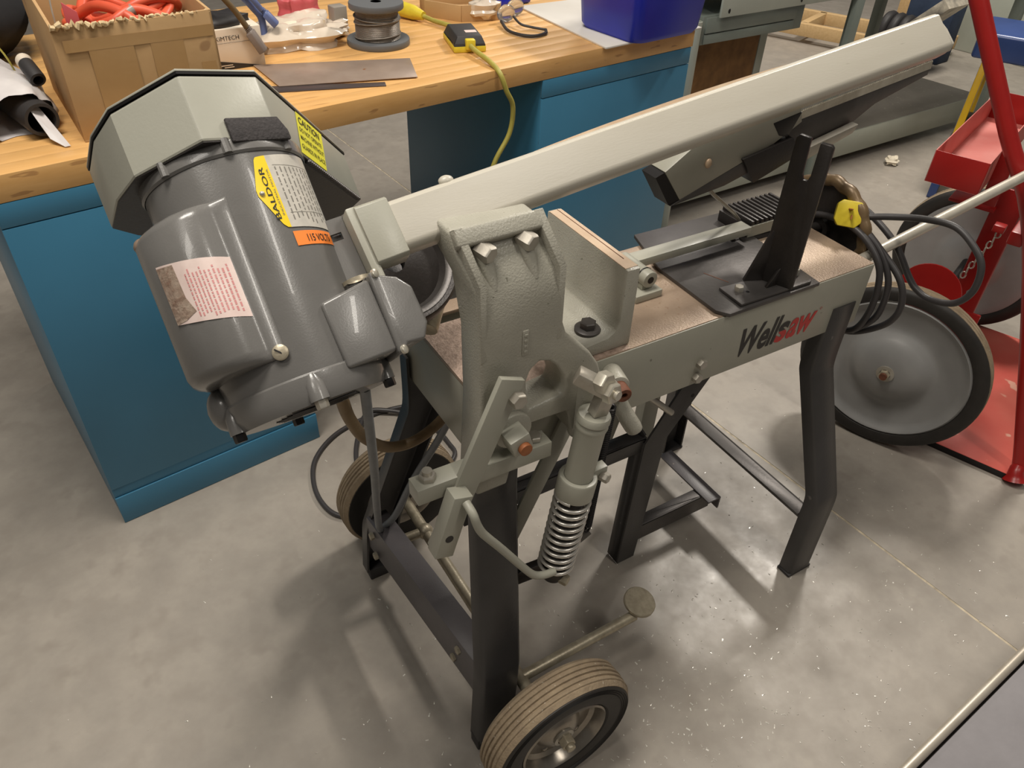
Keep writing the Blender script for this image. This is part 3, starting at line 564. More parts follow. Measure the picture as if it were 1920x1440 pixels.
b = MB(); b.sphere((0.815, 0.783, 0.845), 0.006, 0.004, 0.0075, 12, 8); b.build('guide_screw', 'jaw_top', ga)
b = MB(); b.prism([(0.883, 0.780, 0.839), (0.985, 0.780, 0.855), (1.011, 0.780, 0.824), (0.918, 0.780, 0.794)], (0, 0.030, 0)); b.build('guide_block', 'black_iron', saw, 0.0015)
b = MB(); b.prism([(0.936, 0.784, 0.884), (0.955, 0.784, 0.862), (0.975, 0.784, 0.856), (0.994, 0.784, 0.893)], (0, 0.03, 0)); b.build('guide_clamp', 'black_steel', saw, 0.001)
b = MB(); b.prism([(0.985, 0.790, 0.884), (1.289, 0.790, 0.925), (1.292, 0.790, 0.907), (1.174, 0.790, 0.876), (1.117, 0.790, 0.845), (1.021, 0.790, 0.818), (0.991, 0.790, 0.846), (0.974, 0.790, 0.869)], (0, 0.006, 0)); bg = b.build('blade_guard', 'dark_steel', saw, 0.0008)
b = MB(); b.prism([(1.012, 0.775, 0.833), (1.127, 0.775, 0.855), (1.119, 0.775, 0.842), (1.024, 0.775, 0.815)], (0, 0.014, 0)); b.build('guide_bar', 'steel', saw, 0.001)
b = MB()                                             # the blade: thin band with teeth
N = 84; pa, pz = V((0.983, 0.7885, 0.8870)), V((1.290, 0.7885, 0.9275)); up = V((-0.131, 0, 0.991))
b.obox((pa + pz) / 2 - up * 0.0035, (pz - pa) / 2, up * 0.0065, (0, 0.0005, 0))
for i in range(N):
    p = pa.lerp(pz, i / N); q = pa.lerp(pz, (i + 1) / N); b.prism([p + up * 0.003, q + up * 0.003, p + up * 0.0052], (0, 0.0008, 0))
b.build('saw_blade', 'zinc', saw)
b = MB(); b.tube(spline([(0.845, 0.793, 0.815), (0.846, 0.800, 0.791), (0.895, 0.812, 0.752), (0.935, 0.822, 0.722), (0.962, 0.830, 0.699)], 5), 0.0032, 10); b.build('guide_rod', 'steel', saw)

# ---- motor
MO = V((0.142, 0.817, 0.946)); MA = V((0.04, -0.695, -0.718)).normalized()
E1 = (X - MA * MA.x).normalized(); E2 = MA.cross(E1)
def mp(phi, l, r): a = math.radians(phi); return MO + MA * l + r * (math.cos(a) * E1 + math.sin(a) * E2)
def mq(x, y, l): return MO + E1 * x + E2 * y + MA * l
b = MB(); b.lathe(MO, MA, [(0.0, 0.004), (0.078, 0.002), (0.083, 0.010), (0.083, 0.246), (0.0815, 0.252), (0.078, 0.262), (0.070, 0.2625), (0.0, 0.2625)], 64)
mo = b.build('motor', 'motor_paint', saw, smooth=30); mo['label'] = 'grey electric motor with a yellow nameplate hanging at the saw arm'
b = MB(); b.lathe(MO, MA, [(0.060, -0.003), (0.0845, -0.003), (0.0855, 0.000), (0.0855, 0.010), (0.0838, 0.0125)], 64)
for ph in (136, 92, 46, 226): b.tube([mp(ph, -0.003, 0.0845), mp(ph, 0.011, 0.0845)], 0.0048, 10)
b.build('motor_bell', 'motor_paint', mo, smooth=30)
b = MB(); b.lathe(MO, MA, [(0.0838, 0.234), (0.0850, 0.236), (0.0850, 0.252), (0.0795, 0.2635), (0.052, 0.2650), (0.0, 0.2650)], 64)
for ph in (20, 95, 170, 265): b.tube([mp(ph, 0.236, 0.0800), mp(ph, 0.246, 0.0810), mp(ph, 0.2625, 0.0812)], 0.01, 16, rs=[0.0055, 0.0095, 0.0100])
b.build('motor_end', 'motor_paint', mo, 0.0, smooth=30)
for i in range(7):
    x = 0.045 - abs(i - 3) * 0.004; y = 0.060 - i * 0.012
    b = MB(); b.obox(mq(0.0, y, 0.2652), E1 * x, E2 * 0.0022, MA * 0.0006); b.build('vent_slot', 'black_steel', mo)
for ph in (20, 95, 170, 265):
    bolt('bolt', mp(ph, 0.262, 0.083), MA, 0.0065, 0.009, 'black_steel' if ph != 95 else 'steel', mo)
b = MB(); b.sphere(mp(188, 0.232, 0.083), 0.018, 0.024, 0.024, 16, 10); b.build('motor_knob', 'motor_paint', mo)
# capacitor cover
CP = [(104, .0836), (105, .0856), (113, .0862), (116, .0890), (120, .0985), (126, .1075), (134, .1125), (144, .1145), (155, .1150), (165, .1130), (175, .1080), (184, .1000), (192, .0900), (197, .0832)]
def crad(ph):
    for (p0_, r0_), (p1_, r1_) in zip(CP, CP[1:]):
        if p0_ <= ph <= p1_: return r0_ + (r1_ - r0_) * (ph - p0_) / (p1_ - p0_)
    return .083
b = MB(); n = len(CP); rings = [(0.050, 0.15), (0.0505, 0.45), (0.053, 0.72), (0.057, 0.90), (0.063, 1.0), (0.198, 1.0), (0.205, 0.90), (0.209, 0.72), (0.2115, 0.45), (0.212, 0.15)]
for l, k in rings: b.v += [mp(ph, l, 0.0834 + (r - 0.0834) * k) for ph, r in CP] + [mp(150, l, 0.070)]
for i in range(len(rings) - 1): b.f += [(i * (n + 1) + k, i * (n + 1) + (k + 1) % (n + 1), (i + 1) * (n + 1) + (k + 1) % (n + 1), (i + 1) * (n + 1) + k) for k in range(n + 1)]
b.f += [tuple(range(n + 1)), tuple(range((len(rings) - 1) * (n + 1), len(rings) * (n + 1)))]
b.build('capacitor_cover', 'motor_paint', mo, smooth=60)
b = MB(); b.lathe(mp(107.5, 0.207, 0.0845), mp(107.5, 0, 1) - MO, [(0.0078, 0), (0.0078, 0.003), (0.006, 0.0042), (0, 0.0042)], 20); b.build('cover_screw', 'worn_zinc', mo)
b = MB(); b.obox(mp(107.5, 0.207, 0.0888), (E1 * 0.7 + MA * 0.7) * 0.006, (E1 * 0.7 - MA * 0.7) * 0.0008, (mp(107.5, 0, 1) - MO) * 0.0003); b.build('screw_slot', 'black_steel', mo)
def patch(name, poly, material, rfun, parent, cuts=24):
    # printed patch wrapped round the motor: poly of (angle, length) pairs
    ps = sorted(set([p[0] for p in poly])); lo, hi = ps[0], ps[-1]; bb = MB(); cols = []
    def span(a):
        ls = []
        for (a0, l0), (a1, l1) in zip(poly, poly[1:] + poly[:1]):
            if a0 == a1:
                if abs(a - a0) < 1e-6: ls += [l0, l1]
            elif min(a0, a1) - 1e-9 <= a <= max(a0, a1) + 1e-9: ls.append(l0 + (l1 - l0) * (a - a0) / (a1 - a0))
        return (min(ls), max(ls)) if ls else None
    for i in range(cuts + 1):
        a = lo + (hi - lo) * i / cuts; s = span(a)
        if not s: continue
        bb.v += [mp(a, s[0], rfun(a)), mp(a, s[1], rfun(a))]
    k = len(bb.v) // 2
    for i in range(k - 1): bb.f.append((2 * i, 2 * i + 2, 2 * i + 3, 2 * i + 1))
    return bb.build(name, material, parent)
patch('nameplate', [(69.5, 0.018), (26, 0.014), (26, 0.096), (69.5, 0.093)], 'plate_silver', lambda a: 0.0837, mo)
patch('nameplate_header', [(69.5, 0.018), (76.5, 0.019), (78, 0.022), (84, 0.052), (84, 0.058), (74.5, 0.089), (72, 0.0925), (69.5, 0.0930)], 'yellow_plate', lambda a: 0.0838, mo)
text('lettering', 'BALDOR', 'ink', mo, lambda x, h: mp(74.2 + math.degrees(h / 0.0838), 0.0835 - x, 0.0842), 0.0540, 0.0050, 0.010, cuts=1)
text('lettering', 'INDUSTRIAL MOTOR', 'ink_soft', mo, lambda x, h: mp(71.0 + math.degrees(h / 0.0838), 0.0800 - x, 0.0842), 0.0480, 0.0019, 0.0, cuts=1)
b = MB(); b.sphere(mp(81.0, 0.056, 0.0838), 0.0028, 0.0028, 0.0028, 12, 8); b.build('rivet', 'zinc', mo)
random.seed(3)
for i in range(9):
    a = 65 - i * 4.2; l = 0.030
    b = MB()
    while l < 0.090:
        w = random.uniform(0.002, 0.007)
        if l + w > 0.0905: break
        p = [mp(a, l, 0.0839), mp(a, l + w, 0.0839), mp(a - 1.0, l + w, 0.0839), mp(a - 1.0, l, 0.0839)]; q = len(b.v); b.v += p; b.f.append((q, q + 1, q + 2, q + 3)); l += w + random.uniform(0.001, 0.003)
    b.build('nameplate_print', 'ink_soft', mo)
for l in (0.028, 0.078):
    b = MB(); 
    for i in range(16): b.v += [mp(66 - i * 2.5, l, 0.0839), mp(66 - i * 2.5, l + 0.0004, 0.0839)]
    for i in range(15): b.f.append((2 * i, 2 * i + 2, 2 * i + 3, 2 * i + 1))
    b.build('nameplate_rule', 'ink_soft', mo)
patch('voltage_label', [(70, 0.0975), (30, 0.0985), (30, 0.1125), (70, 0.1125)], 'orange_label', lambda a: 0.0837, mo)
text('lettering', '115 VOLTS', 'ink', mo, lambda x, h: mp(60 - math.degrees(x / 0.0838), 0.1092 - h, 0.0841), 0.036, 0.0075, 0.008, cuts=1)
# worn white sticker on the capacitor cover
patch('warning_sticker', [(114.5, 0.106), (150, 0.092), (150, 0.150), (114.5, 0.166)], 'white_label', lambda a: crad(a) + 0.0006, mo)
patch('sticker_scar', [(139, 0.098), (150, 0.094), (150, 0.150), (143, 0.150), (136, 0.146), (140, 0.125)], 'label_scar', lambda a: crad(a) + 0.0009, mo)
for i in range(11):
    a = 117 + i * 1.75; l = 0.112 + (0.004 if i % 3 else 0) - (a - 117) * 0.0003
    b = MB()
    while l < 0.158 - (a - 117) * 0.0004:
        w = random.uniform(0.0015, 0.005); r_ = crad(a) + 0.0009; r2_ = crad(a + 0.7) + 0.0009
        q = len(b.v); b.v += [mp(a, l, r_), mp(a, l + w, r_), mp(a + 0.7, l + w, r2_), mp(a + 0.7, l, r2_)]; b.f.append((q, q + 1, q + 2, q + 3)); l += w + random.uniform(0.0006, 0.0016)
    b.build('sticker_print', 'pink_ink', mo)
b = MB(); b.sphere(mp(166, 0.060, 0.1035), 0.0095, 0.0095, 0.0085, 14, 9); b.build('rust_spot', 'motor_rust', mo)
# terminal box
b = MB(); b.prism([mq(0.027, 0.083, 0.1735), mq(0.082, 0.079, 0.163), mq(0.085, 0.079, 0.241), mq(0.029, 0.083, 0.2435)], E2 * -0.095); b.build('terminal_box', 'motor_paint', mo, 0.004, seg=3)
b = MB(); b.prism([mq(0.0830, 0.083, 0.158), mq(0.090, 0.083, 0.158), mq(0.095, 0.083, 0.164), mq(0.110, 0.083, 0.170), mq(0.122, 0.083, 0.184), mq(0.124, 0.083, 0.224), mq(0.115, 0.083, 0.240), mq(0.096, 0.083, 0.238), mq(0.091, 0.083, 0.246), mq(0.0830, 0.083, 0.246)], E2 * -0.100); b.build('terminal_cover', 'motor_paint', mo, 0.0055, smooth=60, seg=3)
for y, l in ((0.0845, 0.161), (0.0845, 0.243)):
    b = MB(); b.lathe(mq(0.0885, y - 0.003, l), E1 * 0.6 + E2 * 0.8, [(0.0048, 0), (0.0048, 0.003), (0.003, 0.0042), (0, 0.0042)], 16); b.build('cover_screw', 'zinc', mo)
b = MB(); b.lathe(mq(0.078, 0.055, 0.160), -MA, [(0.016, 0), (0.016, 0.004), (0.012, 0.005), (0.011, 0.003)], 24); b.build('box_bushing', 'worn_zinc', mo)

# ---- belt guard on top of the motor
gd = [(-0.106, -0.008), (-0.086, 0.043), (-0.023, 0.095), (0.054, 0.067), (0.205, -0.205), (0.196, -0.240), (0.150, -0.330), (0.060, -0.300), (-0.092, -0.124), (-0.117, -0.080)]
b = MB(); b.prism([mq(x, y, -0.067) for x, y in gd], MA * 0.066); gu = b.build('belt_guard', 'guard_paint', saw, 0.0025, smooth=20); gu['label'] = 'faceted pale grey belt guard with a yellow caution sticker'
b = MB(); b.prism([mq(x * 1.004, y * 1.004 + 0.0006, -0.0705) for x, y in gd], MA * 0.0028); b.build('guard_seam', 'black_steel', gu)
b = MB(); b.prism([mq(x * 1.006, y * 1.006 + 0.001, -0.0725) for x, y in gd], MA * 0.0022); b.build('guard_lid', 'guard_paint', gu, 0.0004)
b = MB(); b.prism([mq(x * 0.99, y * 0.99, -0.001) for x, y in gd], MA * 0.0012); b.build('guard_bottom', 'black_iron', gu)
fn = V((0.0, 0, 0)); 
b = MB(); t1 = V((0.077, -0.028)).normalized()
def gf(t, l, o): return mq(-0.023 + t1.x * t - t1.y * o * 1, 0.095 + t1.y * t + t1.x * o, l)
b.prism([gf(0.028, -0.021, 0.0008), gf(0.085, -0.021, 0.0008), gf(0.092, -0.006, 0.0008), gf(0.092, 0.003, 0.0008), gf(0.028, 0.003, 0.0008)], gf(0, 0, 0.004) - gf(0, 0, 0)); b.build('foam_strip', 'foam_black', gu, 0.001)
t2 = V((0.151, -0.272)).normalized()
def gs(t, l, o): return mq(0.054 + t2.x * t - t2.y * o, 0.067 + t2.y * t + t2.x * o, l)
b = MB(); b.add([gs(0.110, -0.0655, 0.0007), gs(0.205, -0.0655, 0.0007), gs(0.155, -0.003, 0.0007), gs(0.066, -0.003, 0.0007)], [(0, 1, 2, 3)]); b.build('caution_sticker', 'yellow_print', gu)
for k, (tx, hh, wd_) in enumerate((('CAUTION', 0.0105, 0.080), ('DO NOT OPERATE', 0.0068, 0.084), ('MACHINE WITHOUT', 0.0068, 0.088), ('GUARDS IN PLACE', 0.0068, 0.088))):
    l0 = (-0.0495, -0.0370, -0.0245, -0.0115)[k]
    text('lettering', tx, 'ink', gu, (lambda l0: (lambda x, h: gs(0.116 + x - 0.72 * (l0 - h + 0.0655), l0 - h, 0.0011)))(l0), wd_ * 0.93, hh, 0.016 if k == 0 else 0.004)
b = MB()
for i in range(34): t = 0.09 + i * 0.0062; b.sphere(gs(t, 0.0006, -0.002), 0.0042, 0.0042, 0.0030, 8, 5)
b.build('weld_bead', 'dark_steel', gu)
# ---- cables on the saw
b = MB(); b.tube(spline([(0.218, 0.66, 0.740), (0.225, 0.68, 0.663), (0.245, 0.74, 0.527), (0.269, 0.82, 0.373), (0.293, 0.895, 0.225), (0.304, 0.915, 0.182)]), 0.0062, 12); b.build('motor_cable', 'cable_grey', saw)
b = MB(); b.tube(spline([(0.311, 0.92, 0.187), (0.328, 0.9, 0.23), (0.354, 0.87, 0.333), (0.399, 0.83, 0.468), (0.400, 0.80, 0.560)]), 0.0062, 12); b.build('motor_cable', 'cable_grey', saw)
b = MB(); b.tube(spline([(0.190, 0.69, 0.745), (0.201, 0.70, 0.704), (0.214, 0.72, 0.649), (0.241, 0.75, 0.579), (0.284, 0.78, 0.518), (0.335, 0.80, 0.493), (0.385, 0.81, 0.507), (0.405, 0.80, 0.558)]), 0.0082, 12); b.build('conduit', 'hose_tan', saw)
pts = [(1.20, 0.868, 0.648), (1.22, 0.833, 0.676), (1.22, 0.794, 0.687), (1.22, 0.749, 0.678), (1.22, 0.693, 0.652), (1.22, 0.648, 0.610), (1.22, 0.625, 0.596), (1.22, 0.597, 0.593), (1.22, 0.557, 0.609), (1.22, 0.538, 0.644), (1.22, 0.543, 0.687), (1.22, 0.569, 0.712), (1.22, 0.609, 0.727), (1.21, 0.657, 0.721), (1.19, 0.705, 0.708), (1.17, 0.745, 0.695), (1.145, 0.765, 0.700)]
b = MB(); b.tube(spline(pts), 0.0058, 12)
b.tube(spline([(1.150, 0.840, 0.660), (1.16, 0.829, 0.672), (1.16, 0.786, 0.689), (1.16, 0.736, 0.687), (1.16, 0.681, 0.663), (1.16, 0.633, 0.635), (1.16, 0.613, 0.604), (1.16, 0.612, 0.570), (1.16, 0.632, 0.535), (1.15, 0.676, 0.500), (1.13, 0.720, 0.500)]), 0.0058, 12)
b.tube(spline([(1.13, 0.830, 0.660), (1.135, 0.809, 0.679), (1.135, 0.753, 0.691), (1.135, 0.704, 0.683), (1.135, 0.665, 0.656), (1.135, 0.649, 0.623), (1.135, 0.646, 0.571), (1.135, 0.659, 0.523), (1.130, 0.690, 0.500)]), 0.0058, 12)
b.tube(spline([(1.135, 0.762, 0.700), (1.145, 0.739, 0.694), (1.150, 0.693, 0.676), (1.152, 0.659, 0.647), (1.152, 0.640, 0.612), (1.150, 0.640, 0.554), (1.14, 0.668, 0.51)]), 0.0058, 12)
b.build('power_cord', 'cable_black', saw)['label'] = 'looped black power cord hanging at the right end of the bed'
pc = V((1.128, 0.740, 0.712)); pa_ = V((-0.72, -0.55, 0.42)).normalized(); pb_ = pa_.cross(Z).normalized(); pu = pb_.cross(pa_)
b = MB(); b.prism([pc + pb_ * x + pu * y_ for x, y_ in ((-0.022, -0.012), (-0.014, -0.022), (0.014, -0.022), (0.022, -0.012), (0.022, 0.015), (0.015, 0.022), (-0.015, 0.022), (-0.022, 0.015))], pa_ * -0.042); pg = b.build('plug', 'yellow_plastic', saw, 0.002)
b = MB(); b.obox(pc + pa_ * 0.006 + pu * 0.008, pa_ * 0.008, pb_ * 0.0035, pu * 0.0008); b.obox(pc + pa_ * 0.006 - pu * 0.005 - pb_ * .004, pa_ * 0.008, pb_ * 0.0008, pu * 0.0035); b.build('plug_blade', 'rust_orange', pg)
b = MB(); b.tube([(1.106, 0.688, 0.6476), (1.15, 0.690, 0.652), (1.60, 0.712, 0.697), (1.95, 0.729, 0.732)], 0.0098, 18); b.build('tow_handle', 'alu', saw)

# ================================================================== workbench behind the saw (its own axes: a along, d back, z up)
BX, BY = V((0.99156, 0.12963, 0)), V((-0.12963, 0.99156, 0)); BK = 1.3532; HT = 0.779
def B(a, d, z): return BX * a + BY * (d + BK) + Z * z
def bbox(bb, a0, a1, d0, d1, z0, z1):
    return bb.obox(B((a0 + a1) / 2, (d0 + d1) / 2, (z0 + z1) / 2), BX * (a1 - a0) / 2, BY * (d1 - d0) / 2, Z * (z1 - z0) / 2)
random.seed(5)
wt = thing('worktop', 'thick pale butcher block worktop of the workbench', 'worktop', B(0.5, 0.38, 0.7355))
for i in range(18):
    k = ('wood_top', 'wood_top', 'wood_edge')[random.randrange(3)] if i else 'wood_top'
    bb = MB(); bbox(bb, 0.035, 1.672, 0.0 + i * 0.0425, (i + 1) * 0.0425, 0.7355, HT); o = bb.build('stave', 'wood_top', wt, 0.0007)
    o.rotation_euler = (0, 0, 0)
def cabinet(a0, a1, label):
    t = thing('pedestal_cabinet', label, 'cabinet', B((a0 + a1) / 2, 0.3, 0))
    bb = MB(); bbox(bb, a0, a1, 0.006, 0.600, 0.001, 0.7345); bb.build('body', 'cab_blue', t, 0.0015)
    for z0, z1, nm in ((0.001, 0.0735, 'plinth'), (0.0750, 0.0985, 'bottom_rail'), (0.100, 0.6925, 'door'), (0.6945, 0.7345, 'top_rail')):
        bb = MB(); bbox(bb, a0 - 0.0005, a1 + 0.0005, 0.000 if nm != 'bottom_rail' else 0.003, 0.0065, z0, z1); bb.build(nm, 'cab_blue', t, 0.0008)
    return t
cabinet(0.063, 0.519, 'blue steel pedestal cabinet behind the saw motor')
cabinet(1.172, 1.667, 'blue steel pedestal cabinet seen under the raised saw arm')
# ---- cardboard box, skewed on the bench
c0, c1 = B(0.229, 0.060, HT), B(0.472, 0.041, HT); fx = (c1 - c0).normalized(); fy_ = V((-fx.y, fx.x, 0)); W_, D_, H_ = (c1 - c0).length, 0.30, 0.176
cbx = thing('cardboard_box', 'worn brown cardboard box with torn rim on the bench', 'box', c0 + fx * W_ / 2 + fy_ * D_ / 2)
def cb_(x, y, z): return c0 + fx * x + fy_ * y + Z * z
def wall(pts, th, name, m='cardboard'):
    bb = MB(); bb.prism(pts, th); return bb.build(name, m, cbx, 0.0008)
wall([cb_(0, 0, 0), cb_(W_, 0, 0), cb_(W_, 0, H_ + .004), cb_(W_ * .5, 0, H_), cb_(0, 0.004, H_ + .003)], fy_ * 0.005, 'front_wall')
wall([cb_(0, 0, 0), cb_(0, D_, 0), cb_(-0.004, D_, H_ + .03), cb_(-0.004, 0.15, H_ + .030), cb_(0, 0.004, H_ + .003)], fx * 0.005, 'side_wall')
wall([cb_(W_, 0, 0), cb_(W_, D_, 0), cb_(W_, D_, H_ + 0.01), cb_(W_, 0, H_ + 0.004)], -fx * 0.005, 'side_wall')
wall([cb_(0, D_, 0), cb_(W_, D_, 0), cb_(W_, D_, H_), cb_(0, D_, H_ + .02)], -fy_ * 0.005, 'back_wall')
wall([cb_(0, 0, 0), cb_(W_, 0, 0), cb_(W_, D_, 0), cb_(0, D_, 0)], Z * 0.004, 'box_bottom')
random.seed(11); bb = MB(); tp_ = []; tr_ = []
for i in range(90):
    t = i / 89; tp_.append(cb_(W_ * (0.004 + 0.99 * t), 0.003 + random.uniform(-.0035, .0025), H_ + .002 + random.uniform(-.0045, .0035) * (1.2 - .8 * t))); tr_.append(random.uniform(.0018, .0052) * (1.15 - .65 * t))
bb.tube(tp_, .003, 6, rs=tr_)
bb.build('torn_rim', 'torn_card', cbx)
for x0, x1, z0, z1 in ((0.045, 0.112, 0.006, 0.145), (0.138, 0.190, 0.004, 0.150), (0.012, 0.240, 0.140, 0.158), (0.212, 0.236, 0.004, 0.10)):
    sl = lambda x: 0.003 * (1 if z1 > .11 else 0)
    bb = MB(); bb.prism([cb_(x0, -0.0008, z0), cb_(x1, -0.0008, z0), cb_(x1, -0.0006, z1), cb_(x0, -0.0006 + (0.008 if z1 > .11 else 0.004) * 0, z1)], fy_ * 0.0003); bb.build('packing_tape', 'tape', cbx)
random.seed(4); bb = MB()
for loop in range(5):
    cx, cyy, rr = 0.105 + 0.012 * loop, 0.13 + 0.01 * loop, 0.060 + 0.006 * (loop % 3)
    pts = [cb_(cx + rr * math.cos(t) * 1.15, cyy + rr * math.sin(t), 0.125 + 0.012 * loop * 0.8 + 0.018 * math.sin(2 * t + loop)) for t in [2 * math.pi * i / 28 for i in range(28)]]
    bb.tube(pts, 0.0082, 10, True)
bb.tube(spline([cb_(0.07, 0.09, 0.150), cb_(0.10, 0.055, 0.165), cb_(0.135, 0.06, 0.178), cb_(0.175, 0.05, 0.165), cb_(0.215, 0.025, 0.14)]), 0.0085, 10)
bb.tube(spline([cb_(0.06, 0.14, 0.16), cb_(0.09, 0.10, 0.180), cb_(0.125, 0.05, 0.17), cb_(0.150, 0.022, 0.13)]), 0.0085, 10)
hs = tag(bb.build('air_hose', 'hose_orange'), 'coiled orange hose lying in the cardboard box', 'hose')
bb = MB(); bb.cyl(cb_(0.120, 0.057, 0.1725), cb_(0.135, 0.060, 0.178), 0.0092, 12); bb.build('hose_band', 'jar_grey', hs)
bb = MB(); bb.prism([cb_(0.028, 0.030, 0.130), cb_(0.050, 0.028, 0.130), cb_(0.048, 0.028, 0.190), cb_(0.030, 0.030, 0.205)], fy_ * 0.004); tag(bb.build('label_scrap', 'pink_item', None, 0.0005), 'red and white scrap sticking up in the cardboard box', 'scrap')
bb = MB(); bb.tube(spline([cb_(0.016, 0.03, 0.06), cb_(0.015, 0.04, 0.19), cb_(0.030, 0.06, 0.235), cb_(0.07, 0.10, 0.255), cb_(0.13, 0.15, 0.255), cb_(0.20, 0.17, 0.23), cb_(0.225, 0.15, 0.12)]), 0.0013, 6); tag(bb.build('bucket_wire', 'zinc'), 'thin wire arching out of the cardboard box', 'wire')
# ---- wiper box
k0, k1 = B(0.520, 0.300, HT), B(0.650, 0.290, HT); kx = (k1 - k0).normalized(); ky = V((-kx.y, kx.x, 0)); kw = (k1 - k0).length
kb = thing('wiper_box', 'white wiper carton with black base stripe beside the cardboard box', 'box', k0 + kx * kw / 2 + ky * .06)
bb = MB(); bb.prism([k0, k0 + kx * kw, k0 + kx * kw + ky * .12, k0 + ky * .12], Z * 0.078); bb.build('carton', 'paper_white', kb, 0.001)
kf = lambda x, h, o=0.0006: k0 + kx * x - ky * o + Z * h
bb = MB(); bb.add([kf(0, 0.0005), kf(kw * .96, 0.0005), kf(0, 0.026)], [(0, 1, 2)]); bb.build('carton_stripe', 'card_black', kb)
text('lettering', 'KIMTECH', 'ink', kb, lambda x, h: kf(0.036 + x, 0.057 + h, 0.0009), 0.048, 0.0080, 0.0)
for k, (x0, x1) in enumerate(((0.034, 0.062), (0.044, 0.064))):
    bb = MB(); bb.add([kf(x0, 0.0085 - k * .004, .0012), kf(x1, 0.0085 - k * .004, .0012), kf(x1, 0.0102 - k * .004, .0012), kf(x0, 0.0102 - k * .004, .0012)], [(0, 1, 2, 3)]); bb.build('carton_print', 'paper_white', kb)
bb = MB(); bb.add([kf(0.034, 0.0515, .0009), kf(0.12, 0.0515, .0009), kf(0.12, 0.0522, .0009), kf(0.034, 0.0522, .0009)], [(0, 1, 2, 3)]); bb.build('carton_rule', 'ink_soft', kb)
bb = MB(); bb.sphere(k0 + kx * .055 + ky * .05 + Z * .084, .062, .045, .016, 16, 8, lambda d: 1 + .25 * math.sin(9 * d.x) * math.cos(7 * d.y)); bb.build('carton_wrap', 'card_black', kb)
# ---- power leads over the carton
bb = MB(); bb.tube(spline([B(0.42, 0.24, 0.89), B(0.45, 0.26, 0.96), B(0.50, 0.29, 0.985), B(0.560, 0.300, 0.955), B(0.577, 0.28, 0.924), B(0.600, 0.28, 0.892), B(0.618, 0.28, 0.860)]), 0.0058, 10); br = bb.build('brown_lead', 'cord_brown'); tag(br, 'brown power lead with grey socket end dangling before the white carton', 'cord')
def iec(root, p, q, m, s):
    p, q = V(p), V(q); dd = (q - p).normalized(); sd = dd.cross(Z).normalized(); up = sd.cross(dd)
    bb = MB(); bb.tube([p - dd * s * .9, p - dd * s * .3, p], s, 10, rs=[s * .38, s * .42, s * .62])
    for i in range(3): bb.lathe(p - dd * s * (.3 + .22 * i), dd, [(s * .45, 0), (s * .56, s * .03), (s * .56, s * .09), (s * .45, s * .12)], 12)
    bb.build('strain_relief', m, root)
    bb = MB(); bb.prism([p + sd * x * s + up * y_ * s for x, y_ in ((-.95, -.62), (.95, -.62), (.95, .25), (.55, .62), (-.55, .62), (-.95, .25))], q - p); bb.build('socket', m, root, s * .12)
    for x, y_ in ((-.45, -.1), (.45, -.1), (0, .25)):
        bb = MB(); bb.obox(q + sd * x * s + up * y_ * s, sd * s * .08, up * s * .18, dd * 0.0005); bb.build('socket_hole', 'black_steel', root)
iec(br, B(0.624, 0.28, 0.850), B(0.642, 0.270, 0.812), 'plug_grey', 0.0140)
bb = MB(); bb.tube(spline([B(0.60, 0.62, 0.786), B(0.61, 0.55, 0.88), B(0.635, 0.45, 0.93), B(0.655, 0.38, 0.905), B(0.668, 0.36, 0.893), B(0.687, 0.36, 0.867)]), 0.0058, 10); bl = bb.build('blue_lead', 'plug_blue'); tag(bl, 'blue power lead with blue socket end above the white carton', 'cord')
iec(bl, B(0.694, 0.36, 0.860), B(0.712, 0.352, 0.836), 'plug_blue', 0.0125)
bb = MB(); bb.tube(spline([B(0.56, 0.64, 0.788), B(0.58, 0.56, 0.87), B(0.61, 0.46, 0.92), B(0.640, 0.40, 0.905), B(0.659, 0.38, 0.890), B(0.678, 0.38, 0.867), B(0.690, 0.375, 0.845), B(0.688, 0.37, 0.80)]), 0.0075, 10); tag(bb.build('blue_cable', 'plug_blue'), 'thick blue cable beside the blue socket end', 'cord')
# ---- plastic bag of white parts, pink packet, small jar
def rest(bb):                                            # soft things lie flat on the worktop
    for v in bb.v: v.z = max(v.z, HT + .0004)
    return bb
def lumpy(seed, f=5, a=.12):
    r = random.Random(seed); ph = [r.uniform(0, 6.28) for _ in range(6)]
    return lambda d: 1 + a * (math.sin(f * d.x + ph[0]) + math.sin(f * d.y + ph[1]) + math.sin(f * 1.4 * d.z + ph[2]) + .6 * math.sin(f * 2.3 * d.x + ph[3]) * math.sin(f * 2 * d.y + ph[4])) / 2
bb = MB(); bb.sphere(B(0.775, 0.385, HT + .022), .105, .055, .034, 40, 22, lumpy(2, 6, .30)); pb1 = rest(bb).build('plastic_bag', 'bag_clear'); tag(pb1, 'crumpled clear plastic bag of white foam pieces on the bench', 'bag')
bb = MB(); bb.sphere(B(0.780, 0.385, HT + .030), .060, .035, .024, 14, 9, lumpy(5, 3, .2)); bb.build('foam_piece', 'foam_white', pb1)
bb = MB(); bb.sphere(B(0.80, 0.430, HT + .062), .045, .030, .042, 30, 18, lumpy(7, 5, .22)); pk = rest(bb).build('pink_packet', 'pink_item'); tag(pk, 'pink packet in clear film behind the plastic bag', 'packet')
bb = MB(); bb.sphere(B(0.862, 0.405, HT + .016), .040, .030, .020, 26, 14, lumpy(9, 7, .30)); tag(rest(bb).build('plastic_film', 'bag_clear'), 'loose clear film scrap left of the wire spool', 'film')
bb = MB(); bb.obox(B(0.893, 0.42, HT + .031), BX * .017, BY * .016, Z * .030); tag(bb.build('switch_block', 'jar_grey', None, .003), 'small grey block standing behind the wire spool', 'block')
